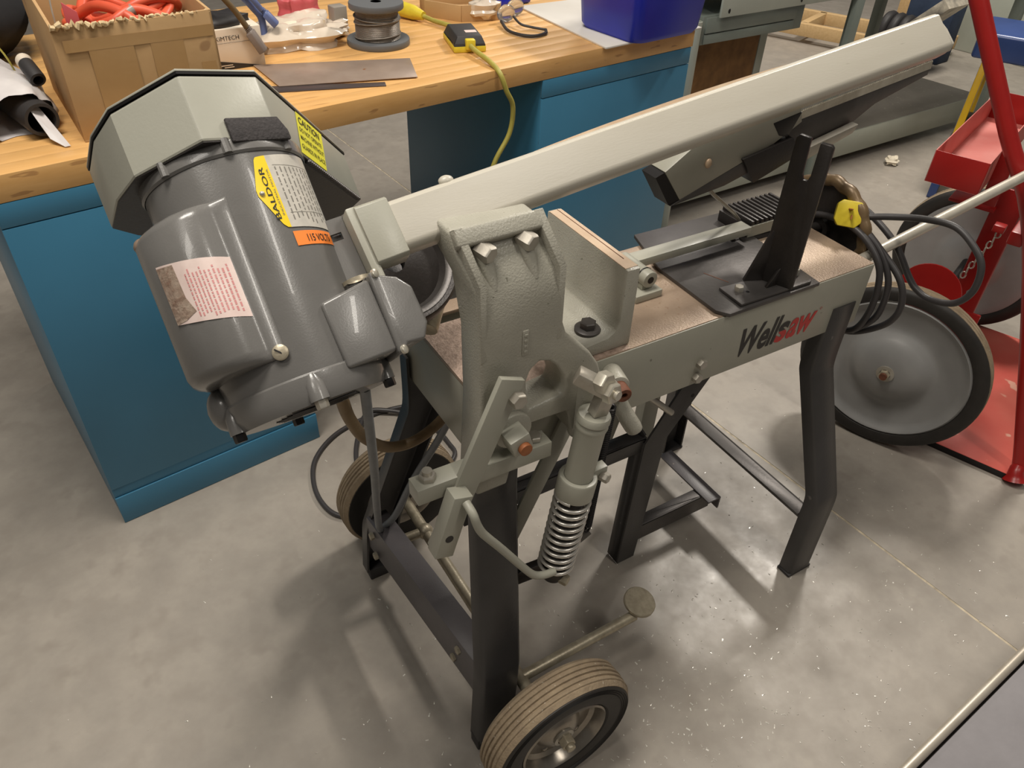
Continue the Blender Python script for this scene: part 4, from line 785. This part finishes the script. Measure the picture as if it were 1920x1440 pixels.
# ---- flat steel pieces
def flat(name, pts, z, th, m, label, cat):
    bb = MB(); bb.prism([B(a, d, z) for a, d in pts], Z * th); return tag(bb.build(name, m, None, .0004), label, cat)
flat('steel_strip', [(0.545, 0.135), (0.790, 0.036), (0.799, 0.056), (0.560, 0.172)], HT, .002, 'strip_steel', 'narrow dark steel strip lying at the bench edge', 'steel strip')
flat('steel_sheet', [(0.610, 0.140), (0.869, 0.044), (0.923, 0.159), (0.622, 0.290)], HT + .0022, .0015, 'sheet_steel', 'bare rectangular steel sheet lying on the bench', 'steel sheet')
# ---- wire spool
so = B(0.928, 0.300, HT); sp = thing('wire_spool', 'grey spool wound with grey wire on the bench', 'spool', so)
bb = MB(); bb.lathe(so, Z, [(0, 0), (0.070, 0), (0.071, 0.002), (0.071, 0.011), (0.070, 0.013), (0, 0.013)], 56); bb.build('flange', 'spool_grey', sp)
bb = MB(); bb.lathe(so + Z * 0.076, Z, [(0, 0), (0.060, 0), (0.061, 0.002), (0.061, 0.011), (0.060, 0.013), (0.012, 0.013)], 56); bb.build('flange', 'spool_grey', sp)
bb = MB(); pr = [(0.03, 0.013)]
for i in range(20): z = 0.0135 + i * 0.0024; pr += [(0.0490, z), (0.0503, z + 0.0012)]
for i in range(6): z = 0.0615 + i * 0.0024; pr += [(0.0470, z), (0.0478, z + 0.0012)]
pr += [(0.03, 0.076)]
bb.lathe(so, Z, pr, 48); bb.build('wire_winding', 'wire_wrap', sp, smooth=60)
for z, tl in ((0.020, .10), (0.050, .08), (0.058, -.06)):
    bb = MB(); bb.tube([so + V((0.0515 * math.cos(t), 0.0515 * math.sin(t), z + tl * 0.0515 * math.cos(t + 1))) for t in [2 * math.pi * i / 40 for i in range(40)]], 0.0014, 6, True); bb.build('loose_turn', 'wire_wrap', sp)
# ---- inline breaker with yellow cord
gc = B(1.088, 0.188, HT); gx = (B(1.070, 0.128, HT) - B(1.120, 0.248, HT)).normalized(); gy = V((-gx.y, gx.x, 0))
gb = thing('cord_breaker', 'black and yellow inline breaker box with yellow cord over the bench edge', 'breaker', gc)
def G(x, y, z): return gc + gx * x + gy * y + Z * z
bb = MB(); bb.obox(G(0, 0, .007), gx * .062, gy * .037, Z * .007); bb.build('base', 'yellow_plastic', gb, .003)
bb = MB(); bb.prism([G(-.061, -.036, .014), G(.061, -.036, .014), G(.061, .036, .014), G(-.061, .036, .014)], Z * .002); bb.add([G(-.061, -.036, .014), G(.061, -.036, .014), G(.061, .036, .014), G(-.061, .036, .014), G(-.050, -.028, .034), G(.052, -.028, .034), G(.052, .028, .034), G(-.050, .028, .034)], [(0, 1, 5, 4), (1, 2, 6, 5), (2, 3, 7, 6), (3, 0, 4, 7), (4, 5, 6, 7)]); bb.build('cover', 'rubber', gb, .003)
bb = MB(); bb.obox(G(.020, .010, .0345), gx * .009, gy * .013, Z * .0006); bb.build('rating_label', 'white_label', gb)
bb = MB(); bb.obox(G(.060, 0, .018), gx * .010, gy * .011, Z * .011); bb.build('cord_grip', 'yellow_plastic', gb, .003)
bb = MB(); bb.tube(spline([G(.062, 0, .018), G(.085, .002, .014), B(1.045, 0.030, HT + .008), B(1.040, -0.012, HT - .005), B(1.050, -0.022, 0.740), B(1.069, -0.022, 0.702), B(1.063, -0.02, 0.643), B(1.020, -0.02, 0.579), B(0.99, -0.02, 0.48), B(0.97, -0.02, 0.30), B(0.955, -0.022, 0.12), B(0.93, -0.04, 0.015), B(0.86, -0.07, 0.006), B(0.74, -0.08, 0.006)]), 0.0055, 12); bb.build('lower_cord', 'yellow_cord', gb)
bb = MB(); bb.tube(spline([G(-.060, 0, .016), B(1.130, 0.300, HT + .010), B(1.122, 0.36, HT + .010), B(1.112, 0.400, HT + .015)]), 0.0055, 12); bb.build('upper_cord', 'yellow_cord', gb)
bb = MB(); bb.tube([B(1.112, 0.395, HT + .016), B(1.104, 0.425, HT + .018), B(1.094, 0.455, HT + .020), B(1.085, 0.49, HT + .020)], .016, 12, rs=[.010, .017, .018, .016]); bb.build('cord_plug', 'yellow_plastic', gb)
# ---- open carton tray with wrapped contents
ty = thing('carton_tray', 'low open cardboard tray behind the yellow breaker', 'tray', B(1.21, 0.42, HT))
for pts, th in (([(1.150, .445), (1.196, .352)], 0), ([(1.196, .352), (1.290, .318)], 0), ([(1.290, .318), (1.345, .470)], 0), ([(1.345, .47), (1.19, .53)], 0), ([(1.19, .53), (1.15, .445)], 0)):
    p, q = B(*pts[0], HT), B(*pts[1], HT); bb = MB(); bb.obox((p + q) / 2 + Z * .019, (q - p) / 2, (q - p).normalized().cross(Z) * .002, Z * .019); bb.build('tray_side', 'cardboard', ty, .0006)
bb = MB(); bb.prism([B(1.152, .446, HT), B(1.197, .354, HT), B(1.289, .320, HT), B(1.343, .469, HT), B(1.19, .528, HT)], Z * .003); bb.build('tray_floor', 'cardboard', ty)
bb = MB(); bb.sphere(B(1.262, 0.345, HT + .026), .040, .032, .026, 24, 14, lumpy(13, 6, .2)); tag(rest(bb).build('wrapped_foam', 'bag_clear'), 'white foam in clear wrap at the corner of the carton tray', 'packet')
# ---- safety glasses
sg = thing('safety_glasses', 'clear safety glasses with dark blue arms on the bench', 'glasses', B(1.29, 0.2, HT))
bb = MB(); bb.tube(spline([B(1.262, 0.275, HT + .010), B(1.236, 0.215, HT + .006), B(1.240, 0.170, HT + .005), B(1.262, 0.145, HT + .005), B(1.300, 0.150, HT + .005), B(1.318, 0.170, HT + .006)]), .0038, 8); bb.build('temple_arm', 'rubber', sg)
bb = MB(); bb.tube(spline([B(1.318, 0.170, HT + .006), B(1.296, 0.205, HT + .008), B(1.283, 0.226, HT + .012), B(1.290, 0.262, HT + .020)]), .0030, 8); bb.build('temple_arm', 'rubber', sg)
bb = MB(); bb.sphere(B(1.288, 0.290, HT + .022), .026, .010, .021, 18, 10); bb.build('lens', 'glass_lens', sg)
bb = MB(); bb.sphere(B(1.345, 0.325, HT + .022), .026, .010, .021, 18, 10); bb.build('lens', 'glass_lens', sg)
bb = MB(); bb.obox(B(1.42, 0.440, HT + .012), BX * .05, BY * .028, Z * .011); tag(bb.build('blue_pouch', 'bin_blue', None, .006), 'small dark blue pouch at the back behind the safety glasses', 'pouch')
# ---- white board and blue bin
flat('melamine_board', [(1.410, 0.391), (1.347, -0.013), (1.680, -0.013), (1.700, 0.36)], HT + .0002, .004, 'board_white', 'white melamine board lying on the bench corner', 'board')
bnc = B(1.530, 0.062, HT + .0045); bn = thing('blue_bin', 'bright blue plastic bin standing on the white board', 'bin', bnc)
def ring(w, d, z, k=10):
    out_ = []
    for cx, cy_, a0 in ((1, 1, 0), (-1, 1, 90), (-1, -1, 180), (1, -1, 270)):
        for i in range(5): a = math.radians(a0 + 22.5 * i); out_.append(bnc + BX * (cx * (w - .03) + .03 * math.cos(a)) + BY * (cy_ * (d - .03) + .03 * math.sin(a)) + Z * z)
    return out_
bb = MB(); R_ = [ring(.098, .088, .006), ring(.108, .098, .000), ring(.116, .104, .012), ring(.135, .120, .22), ring(.142, .127, .22), ring(.142, .127, .235), ring(.132, .117, .235), ring(.112, .100, .014)]
R_[0], R_[1] = ring(.090, .080, .0), ring(.108, .098, .0)
for r_ in R_: bb.v += r_
for i in range(1, len(R_) - 1): bb.f += [(i * 20 + k, i * 20 + (k + 1) % 20, (i + 1) * 20 + (k + 1) % 20, (i + 1) * 20 + k) for k in range(20)]
bb.f += [tuple(range(20, 40)), tuple(range(140, 160))]; bb.build('bin_shell', 'bin_blue', bn, smooth=50)
# ---- left end of the bench: film roll, tube and dark jacket
fr_ = thing('film_roll', 'torn plastic film wrapped round a dark tube at the bench left end', 'film roll', B(0.15, 0.2, HT))
ta, tb = B(0.185, 0.112, HT + .031), B(0.150, 0.370, HT + .031); td = (tb - ta).normalized()
bb = MB(); bb.lathe(ta, td, [(0.0215, 0.0), (0.0265, 0.0), (0.0270, 0.004), (0.0270, 0.26), (0.0215, 0.26)], 32, True); bb.build('core_tube', 'rubber', fr_)
bb = MB(); random.seed(21)
nn = 40; rows = [(0.030, .042), (0.045, .047), (0.08, .053), (0.13, .058), (0.18, .060), (0.24, .056), (0.27, .040)]; s1 = td.cross(Z).normalized(); u1 = s1.cross(td)
for h, rr in rows:
    for k in range(nn):
        a = 2 * math.pi * k / nn; r2 = rr * (1 + .07 * math.sin(5 * a + h * 40) + .05 * math.sin(9 * a - h * 60)); p = ta + td * (h + .010 * math.sin(3 * a + 1)) + s1 * r2 * math.cos(a) * 1.25 - s1 * .02 + u1 * max(-.030, r2 * .9 * math.sin(a)); bb.v.append(p)
for i in range(len(rows) - 1): bb.f += [(i * nn + k, i * nn + (k + 1) % nn, (i + 1) * nn + (k + 1) % nn, (i + 1) * nn + k) for k in range(nn)]
bb.build('film_wrap', 'film', fr_, smooth=60)
bb = MB(); bb.prism([ta + td * .01 + s1 * -.012 + u1 * .02, ta - td * .03 + s1 * -.006 - u1 * .022, ta - td * .058 + s1 * .004 - u1 * .0295, ta - td * .060 + s1 * .012 - u1 * .0290, ta - td * .02 + s1 * .008 - u1 * .018, ta + td * .02 + s1 * .006 + u1 * .015], Z * .0008); bb.build('film_strip', 'film', fr_)
bb = MB(); bb.lathe(B(0.203, 0.212, HT + .090), (B(0.208, 0.17, HT + .072) - B(0.203, 0.212, HT + .090)), [(0, -.012), (.0100, -.010), (.0125, 0), (.0130, .034), (.0125, .040), (.0085, .041), (.0080, .030)], 24); bt = bb.build('bottle_cap', 'rubber'); tag(bt, 'dark nozzle with white tip lying on the film roll', 'nozzle')
bb = MB(); bb.sphere(B(0.202, 0.221, HT + .094), .013, .013, .013, 14, 10); bb.build('nozzle_tip', 'paper_white', bt)
bb = MB(); bb.sphere(B(0.170, 0.625, HT + .10), .110, .12, .100, 36, 20, lumpy(31, 3, .16)); jk = rest(bb).build('black_jacket', 'dark_cloth'); tag(jk, 'black bundled cloth with yellow string at the bench left end', 'cloth')
bb = MB(); bb.tube(spline([B(0.150, 0.30, HT + .16), B(0.177, 0.25, 0.889), B(0.188, 0.25, 0.848), B(0.196, 0.262, 0.815)]), .0016, 6); bb.build('yellow_string', 'yellow_cord', jk)
bb = MB(); bb.sphere(B(0.365, 0.60, HT + .06), .070, .10, .07, 30, 18, lumpy(35, 4, .14)); tag(rest(bb).build('blue_cloth', 'blue_cloth'), 'dark blue cloth crumpled behind the cardboard box', 'cloth')

# ================================================================== cord loop on the floor behind the saw
bb = MB(); bb.tube(spline([(0.66, 1.37, .006), (0.619, 1.395, .006), (0.539, 1.415, .006), (0.468, 1.417, .006), (0.375, 1.394, .006), (0.305, 1.338, .006), (0.274, 1.266, .006), (0.270, 1.195, .006), (0.292, 1.142, .006), (0.36, 1.105, .006), (0.47, 1.12, .006), (0.587, 1.183, .006), (0.601, 1.238, .006), (0.592, 1.308, .008), (0.561, 1.366, .012), (0.519, 1.403, .016), (0.469, 1.42, .018), (0.419, 1.359, .010), (0.384, 1.284, .006), (0.375, 1.20, .006)]), .0055, 12)
fc = tag(bb.build('floor_cord', 'cable_black'), 'black cord coiled on the floor behind the saw', 'cord')
bb = MB(); bb.tube([(0.655, 1.372, .012), (0.690, 1.350, .014), (0.715, 1.335, .014)], .012, 12, rs=[.008, .014, .013]); bb.build('cord_plug', 'yellow_plastic', fc)

# ================================================================== cylinder hand truck at the right (own axes: s along axle, p towards the toe plate)
t20 = math.radians(20); HS, HP = V((math.cos(t20), math.sin(t20), 0)), V((math.sin(t20), -math.cos(t20), 0)); HO = V((1.513, 0.767, 0))
def H(s, p, z): return HO + HS * s + HP * p + Z * z
ht = thing('hand_truck', 'red gas bottle hand truck with two large grey wheels and a tray', 'hand truck', H(0.36, 0.1, 0))
def truck_wheel(s, out):
    c0 = H(s, 0, 0.211); ax = HS * out; w = bpy.data.objects.new('wheel', None); sc.collection.objects.link(w); w.location = c0; WM[w.name] = Matrix.Translation(c0)
    w.parent = ht; w.matrix_parent_inverse = WM[ht.name].inverted(); w.empty_display_size = .02
    MB().lathe(c0, ax, [(.180, -.050), (.203, -.047), (.209, -.040), (.2105, -.030), (.2080, -.028), (.2080, -.026), (.211, -.024), (.211, -.020), (.2085, -.018), (.2085, -.016), (.2105, -.014), (.209, -.008)], 72).build('tread', 'tread', w, smooth=30)
    MB().lathe(c0, ax, [(.2095, -.009), (.206, -.003), (.200, .000), (.186, .001), (.178, -.002), (.174, -.010), (.174, -.040), (.182, -.048), (.203, -.047)], 72).build('tyre', 'tyre_black', w, smooth=40)
    MB().lathe(c0, ax, [(.176, -.005), (.172, -.002), (.166, -.006), (.160, -.013), (.150, -.016), (.120, -.020), (.105, -.022), (.092, -.018), (.080, -.006), (.060, .006), (.040, .011), (.020, .013), (.0, .013), (.0, .008), (.04, .006), (.105, -.027), (.15, -.021), (.172, -.012)], 72, True).build('wheel_disc', 'wheel_grey', w, smooth=45)
    bb = MB(); bb.lathe(c0, ax, [(.018, .011), (.020, .013), (.020, .016), (.012, .017)], 28); bb.build('washer', 'steel', w)
    bb = MB(); bb.hexn(c0 + ax * .016, ax, .0125, .010); bb.build('axle_nut', 'worn_zinc', w, .001)
    bb = MB(); bb.cyl(c0 + ax * .024, c0 + ax * .032, .0085, 14); bb.build('axle_end', 'rust', w)
    return w
w1 = truck_wheel(0.0, -1); w2 = truck_wheel(0.745, 1)
w3 = MB(); w3.lathe(H(0.695, 0, .211), -HS, [(.013, .022), (.05, .020), (.075, .010), (.09, .002), (.10, .004), (.150, .002), (.165, .006), (.172, .004), (.174, -.002)], 72); w3.build('wheel_disc', 'wheel_grey', w2, smooth=45)
bb = MB(); bb.lathe(H(0.695, 0, .211), -HS, [(.172, .001), (.176, .006), (.186, .008), (.200, .006), (.206, .001), (.2095, -.006)], 72); bb.build('tyre_wall', 'tyre_black', w2, smooth=45)
bb = MB(); bb.cyl(H(0.02, 0, .211), H(0.73, 0, .211), .013, 16); bb.build('axle', 'black_steel', ht)
def hb_(bb, s0, s1, p0, p1, z0, z1): return bb.obox(H((s0 + s1) / 2, (p0 + p1) / 2, (z0 + z1) / 2), HS * (s1 - s0) / 2, HP * (p1 - p0) / 2, Z * (z1 - z0) / 2)
bb = MB(); hb_(bb, .085, .720, .075, .345, .012, .018); hb_(bb, .085, .089, .075, .345, 0, .012); hb_(bb, .716, .720, .075, .345, 0, .012); dk = bb.build('toe_plate', 'cart_deck', ht, .001)
bb = MB(); hb_(bb, .0845, .0853, .075, .330, .001, .017); bb.build('plate_edge', 'black_steel', dk)
for s in (.115, .655):
    bb = MB(); bb.tube(spline([H(s - .03, .338, .010), H(s - .022, .332, .03), H(s, .315, .09), H(s, .140, .56), H(s, .020, .75), H(s, -.120, .97), H(s, -.31, 1.27)], 6), .0165, 16, rs=[.026, .024, .022, .0205, .019, .018] + [.0165] * 31); bb.build('frame_tube', 'cart_red', ht)
for s in (.33,):
    bb = MB()
    bb.obox(H(s, .060, .34), HS * .003, HP * .030, Z * .23); bb.obox(H(s + .018, .032, .34), HS * .018, HP * .003, Z * .23); bb.obox(H(s + .018, .088, .34), HS * .018, HP * .003, Z * .23)
    up = bb.build('upright', 'cart_red', ht, .001)
    for p_, z in ((.066, .30), (.062, .235)):
        bb = MB(); bb.lathe(H(s - .0035, p_, z), -HS, [(.0095, 0), (.0001, .0002)], 20); bb.build('hole', 'wheel_grey', up)
bb = MB(); bb.obox(H(.33, .02, .20), HS * .004, HP * .09, Z * .05); bb.build('axle_bracket', 'cart_red', ht, .002)
bb = MB(); bb.obox(H(.33, -.01, .52), HS * .03, HP * .05, Z * .004); bb.build('tray_bracket', 'cart_red', ht, .002)
bb = MB(); bb.lathe(H(.13, .00, .370), -HS, [(0, 0), (.068, 0), (.068, .004), (0, .004)], 36); bb.obox(H(.132, .0, .28), HS * .002, HP * .04, Z * .09); bb.build('wheel_shield', 'cart_red', ht)
bb = MB(); bb.cyl(H(.34, .070, .12), H(.34, .10, .24), .011, 14); bb.build('stay_rod', 'alu_edge', ht)
bb = MB(); hb_(bb, .115, .655, .10, .13, .535, .565); bb.build('cross_tube', 'cart_red', ht, .004)
# tray
tr = MB(); s0, s1_, p0_, p1_, z0_, z1_ = .10, .62, -.092, .015, .622, .690
hb_(tr, s0, s1_, p0_, p1_, z0_, z0_ + .002); tray = tr.build('tray_floor', 'tray_dusty', ht)
for a_ in ((s0, s0 + .002, p0_, p1_), (s1_ - .002, s1_, p0_, p1_), (s0, s1_, p0_, p0_ + .002), (s0, s1_, p1_ - .002, p1_)):
    bb = MB(); hb_(bb, *a_, z0_, z1_); bb.build('tray_side', 'cart_red' if a_[1] - a_[0] < .01 else 'tray_dusty', tray, .0005)
# chain: separate links
for i in range(9):
    t = i / 8; c_ = H(.20, .075 - .03 * t, .515 - .115 * t); d_ = V((0, 0, -1)); bb = MB(); sd = (HS if i % 2 else HP)
    bb.tube([c_ + d_ * (.0085 * math.cos(a)) + sd * (.0052 * math.sin(a)) for a in [2 * math.pi * k / 14 for k in range(14)]], .0017, 6, True); bb.build('chain_link', 'steel', ht)
bb = MB(); bb.obox(H(.20, .03, .63), HS * .004, HP * .016, Z * .06); bb.obox(H(.20, .072, .530), HS * .012, HP * .012, Z * .008); bb.build('chain_hook', 'cart_red', ht, .002)

# ================================================================== step ladder far right
ld = thing('step_ladder', 'yellow step ladder with blue cap at the far right', 'ladder', (3.05, 1.5, 0))
lx = V((0.436, -0.90, 0)).normalized(); ly = V((0.90, 0.436, 0)).normalized()
L0 = V((2.93, 1.60, 0))
def Lp(a, b_, z): return L0 + lx * a + ly * b_ + Z * z
for a in (0.0, 0.36):
    bb = MB(); bb.obox(Lp(a, .06, .29), lx * .012, (Lp(0, .02, .0) - Lp(0, 0, 0)) * 1.5, (Lp(0, .12, .56) - Lp(0, 0, 0.02)) / 2); rl = bb.build('rail', 'ladder_yellow', ld, .003)
    bb = MB(); bb.obox(Lp(a, .002, .030), lx * .015, ly * .036, Z * .030); bb.build('foot', 'blue_cap', ld, .004)
    bb = MB(); bb.obox(Lp(a, .39, .29), lx * .012, ly * .020, (Lp(0, -.12, .56) - Lp(0, 0, 0)) / 2); bb.build('rear_rail', 'ladder_yellow', ld, .003)
bb = MB(); bb.obox(Lp(-.013, .070, .335), lx * .0006, ly * .010, (Lp(0, .055, .26) - Lp(0, 0, 0)) / 2); bb.build('rail_label', 'ladder_print', ld)
bb = MB(); bb.obox(Lp(.18, .20, .545), lx * .235, ly * .145, Z * .045); cp = bb.build('top_cap', 'blue_cap', ld, .012, seg=3)
for a in (.03, .07):
    bb = MB(); bb.sphere(Lp(-.235 + .18, .10 + a * 2, .545), .006, .006, .006, 10, 6); bb.build('rivet', 'zinc', cp)
for z, d in ((.28, .055),):
    bb = MB(); bb.obox(Lp(.18, d + .04, z), lx * .17, ly * .05, Z * .012); bb.build('step', 'dark_steel', ld, .002)
bb = MB(); bb.obox(Lp(-.016, .12, .20), lx * .004, ly * .10, Z * .014); bb.build('spreader', 'dark_steel', ld, .004)

# ================================================================== steel bench beyond the workbench
def S_(a, d, z): return B(a, d - (a - 2.0) * 0.0866, z)          # the bench stands a little askew
def sbox(bb, a0, a1, d0, d1, z0, z1):
    p = [S_(a, d, z) for z in (z0, z1) for d in (d0, d1) for a in (a0, a1)]
    return bb.add(p, [(0, 2, 3, 1), (4, 5, 7, 6), (0, 1, 5, 4), (2, 6, 7, 3), (0, 4, 6, 2), (1, 3, 7, 5)])
sbn = thing('steel_bench', 'grey green steel bench beyond the blue workbench', 'bench', B(2.8, 0.6, 0))
bb = MB(); bb.cyl(S_(2.020, 0.285, 0), S_(2.020, 0.285, 0.69), .020, 18); bb.build('leg', 'steel_light', sbn)
for d_ in (.262, .300):
    bb = MB(); sbox(bb, 2.760 + (d_ - .26) * 1.2, 2.800 + (d_ - .26) * 1.2, d_, d_ + .02, 0, .70); bb.build('leg', 'steel_green', sbn, .002)
bb = MB(); sbox(bb, 3.94, 3.98, .28, .32, 0, .70); bb.build('leg', 'steel_green', sbn, .002)
for a in (2.02, 3.94):
    bb = MB(); sbox(bb, a, a + .04, .90, .94, 0, .70); bb.build('leg', 'steel_green', sbn, .002)
bb = MB(); sbox(bb, 2.095, 4.10, .262, .270, .695, .790); fa = bb.build('front_apron', 'steel_light', sbn, .002)
bb = MB(); sbox(bb, 2.0, 4.10, .266, .96, .785, .795); bb.build('bench_top', 'steel_light', sbn, .002)
for a in (2.13, 2.46):
    bb = MB(); bb.lathe(S_(a, .2618, .712), -BY, [(.007, 0), (.0001, .0004)], 14); bb.build('apron_hole', 'black_steel', fa)
bb = MB(); sbox(bb, 2.050, 2.515, .285, .70, .615, .70); dr = bb.build('drawer_case', 'steel_green', sbn, .002)
bb = MB(); sbox(bb, 2.060, 2.470, .278, .286, .650, .695); bb.build('drawer_front', 'steel_green', dr, .001)
bb = MB(); sbox(bb, 2.060, 2.470, .280, .286, .618, .646); bb.build('drawer_front', 'steel_green', dr, .001)
bb = MB(); sbox(bb, 2.00, 4.02, .332, .338, .040, .140); bb.build('shelf_front', 'steel_light', sbn, .002)
bb = MB(); sbox(bb, 2.00, 4.02, .338, .92, .132, .138); bb.build('lower_shelf', 'shelf_dusty', sbn, .001)
bb = MB(); bbox(bb, 2.145, 2.500, .38, .395, .1385, .600); tag(bb.build('chipboard_panel', 'osb', None, .001), 'brown chipboard panel standing under the steel bench drawer', 'panel')
bb = MB(); bbox(bb, 2.505, 2.545, .38, .40, .1385, .595); tag(bb.build('metal_plank', 'steel_light', None, .001), 'narrow pale metal plank beside the chipboard panel', 'plank')
# things past it on the floor
pl = thing('pine_frame', 'pale pine frame on the floor beyond the steel bench', 'frame', B(4.8, 1.4, 0))
for p, q in ((B(4.70, 2.00, .075), B(5.05, 0.80, .075)), (B(4.35, 1.95, .075), B(4.60, 1.10, .075))):
    bb = MB(); bb.bar(p, q, Z, .07, .045); bb.build('rail', 'pine', pl, .003)
for p, q in ((B(4.50, 1.48, .075), B(4.83, 1.56, .075)),):
    bb = MB(); bb.bar(p, q, Z, .07, .045); bb.build('rail', 'pine', pl, .003)
rc = B(4.62, .93, .15); rl = thing('hose_roll', 'black rolled hose with a white tag beyond the saw arm tip', 'hose roll', B(4.5, .95, 0))
for i in range(4):
    bb = MB(); R0 = .15; bb.tube([rc + BX * (.07 * math.cos(t)) + BY * (-.08 + i * .055) + Z * (.10 * math.sin(t) - .02) for t in [2 * math.pi * k / 30 for k in range(30)]], .028, 10, True); bb.build('hose_turn', 'rubber', rl)
bb = MB(); bb.obox(rc + BX * -.10 + BY * -.22 + Z * .17, BX * .11, BY * .02 + Z * .02, Z * .07 - BY * .07); bb.build('tag', 'tag_white', rl, .001)
bb = MB(); bbox(bb, 5.2, 5.7, .35, .95, 0, .55); tag(bb.build('storage_locker', 'steel_light', None, .006), 'pale grey locker behind the red hand truck tube', 'locker')
bb = MB(); bbox(bb, 5.12, 5.32, 1.05, 1.25, 0, .42); tag(bb.build('plywood_crate', 'pine', None, .006), 'tan plywood crate left of the pale locker', 'crate')
bb = MB(); bbox(bb, 4.78, 4.92, .75, 1.02, 0, .38); tag(bb.build('slate_bin', 'blue_cloth', None, .01), 'dark slate bin next to the hose roll tag', 'bin')
# crumpled paper lump on the floor
bb = MB(); bb.sphere((3.033, 1.877, .018), .026, .022, .018, 16, 10, lumpy(41, 7, .35)); tag(bb.build('paper_lump', 'foam_white'), 'small white crumpled lump on the far floor', 'litter')

# ================================================================== low platform in the lower right corner
pf = thing('platform_dolly', 'grey platform deck with pale rounded edge in the lower right corner', 'platform', (1.2, -0.1, 0))
e0, e1p = V((0.820, 0.1535, 0.050)), V((1.75, 0.2315, 0.050)); ed = (e1p - e0).normalized(); en = V((ed.y, -ed.x, 0))
bb = MB(); bb.tube([e0, e1p], .0085, 16); bb.build('edge_rail', 'alu_edge', pf)
bb = MB(); bb.prism([e0 + en * .012 + Z * -.05, e1p + en * .012 + Z * -.05, e1p + en * .60 + Z * -.05, e0 + en * .60 + Z * -.05], Z * .046); bb.build('deck', 'deck_grey', pf, .002)
bb = MB(); bb.obox((e0 + e1p) / 2 + Z * -.028, (e1p - e0) / 2, en * .004, Z * .022); bb.build('edge_skirt', 'dark_steel', pf)

# ================================================================== metal chips scattered on the floor (too many to count)
random.seed(17); bb = MB()
def chip(x, y, k=1.0):
    a = random.uniform(0, 6.28); l = random.uniform(.0008, .0030) * k; w = random.uniform(.0005, .0011) * k; c_, s_ = math.cos(a), math.sin(a); z = .0004
    q = len(bb.v); h = random.uniform(.0004, .0016)
    bb.v += [V((x - l * c_ - w * s_, y - l * s_ + w * c_, z)), V((x + l * c_ - w * s_, y + l * s_ + w * c_, z)), V((x + l * c_ + w * s_, y + l * s_ - w * c_, z)), V((x - l * c_ + w * s_, y - l * s_ - w * c_, z)), V((x, y, z + h))]
    bb.f += [(q, q + 1, q + 4), (q + 1, q + 2, q + 4), (q + 2, q + 3, q + 4), (q + 3, q, q + 4)]
for cx, cy_, sx, sy, n_ in ((0.62, 0.42, .16, .10, 260), (0.55, 0.65, .22, .20, 170), (0.95, 0.62, .22, .25, 150), (0.28, 0.45, .12, .10, 70), (0.2, 0.75, .30, .25, 80), (1.15, 0.4, .25, .15, 150), (1.5, 1.0, .5, .4, 90), (1.0, 1.3, .5, .4, 70), (0.85, 0.22, .12, .05, 60), (2.6, 1.8, .6, .3, 90)):
    for _ in range(n_): chip(random.gauss(cx, sx), random.gauss(cy_, sy), random.choice((.7, .8, 1, 1, 1.3)))
o = bb.build('metal_chips', 'chips'); o['kind'] = 'stuff'; tag(o, 'bright metal chips scattered over the concrete floor', 'chips')
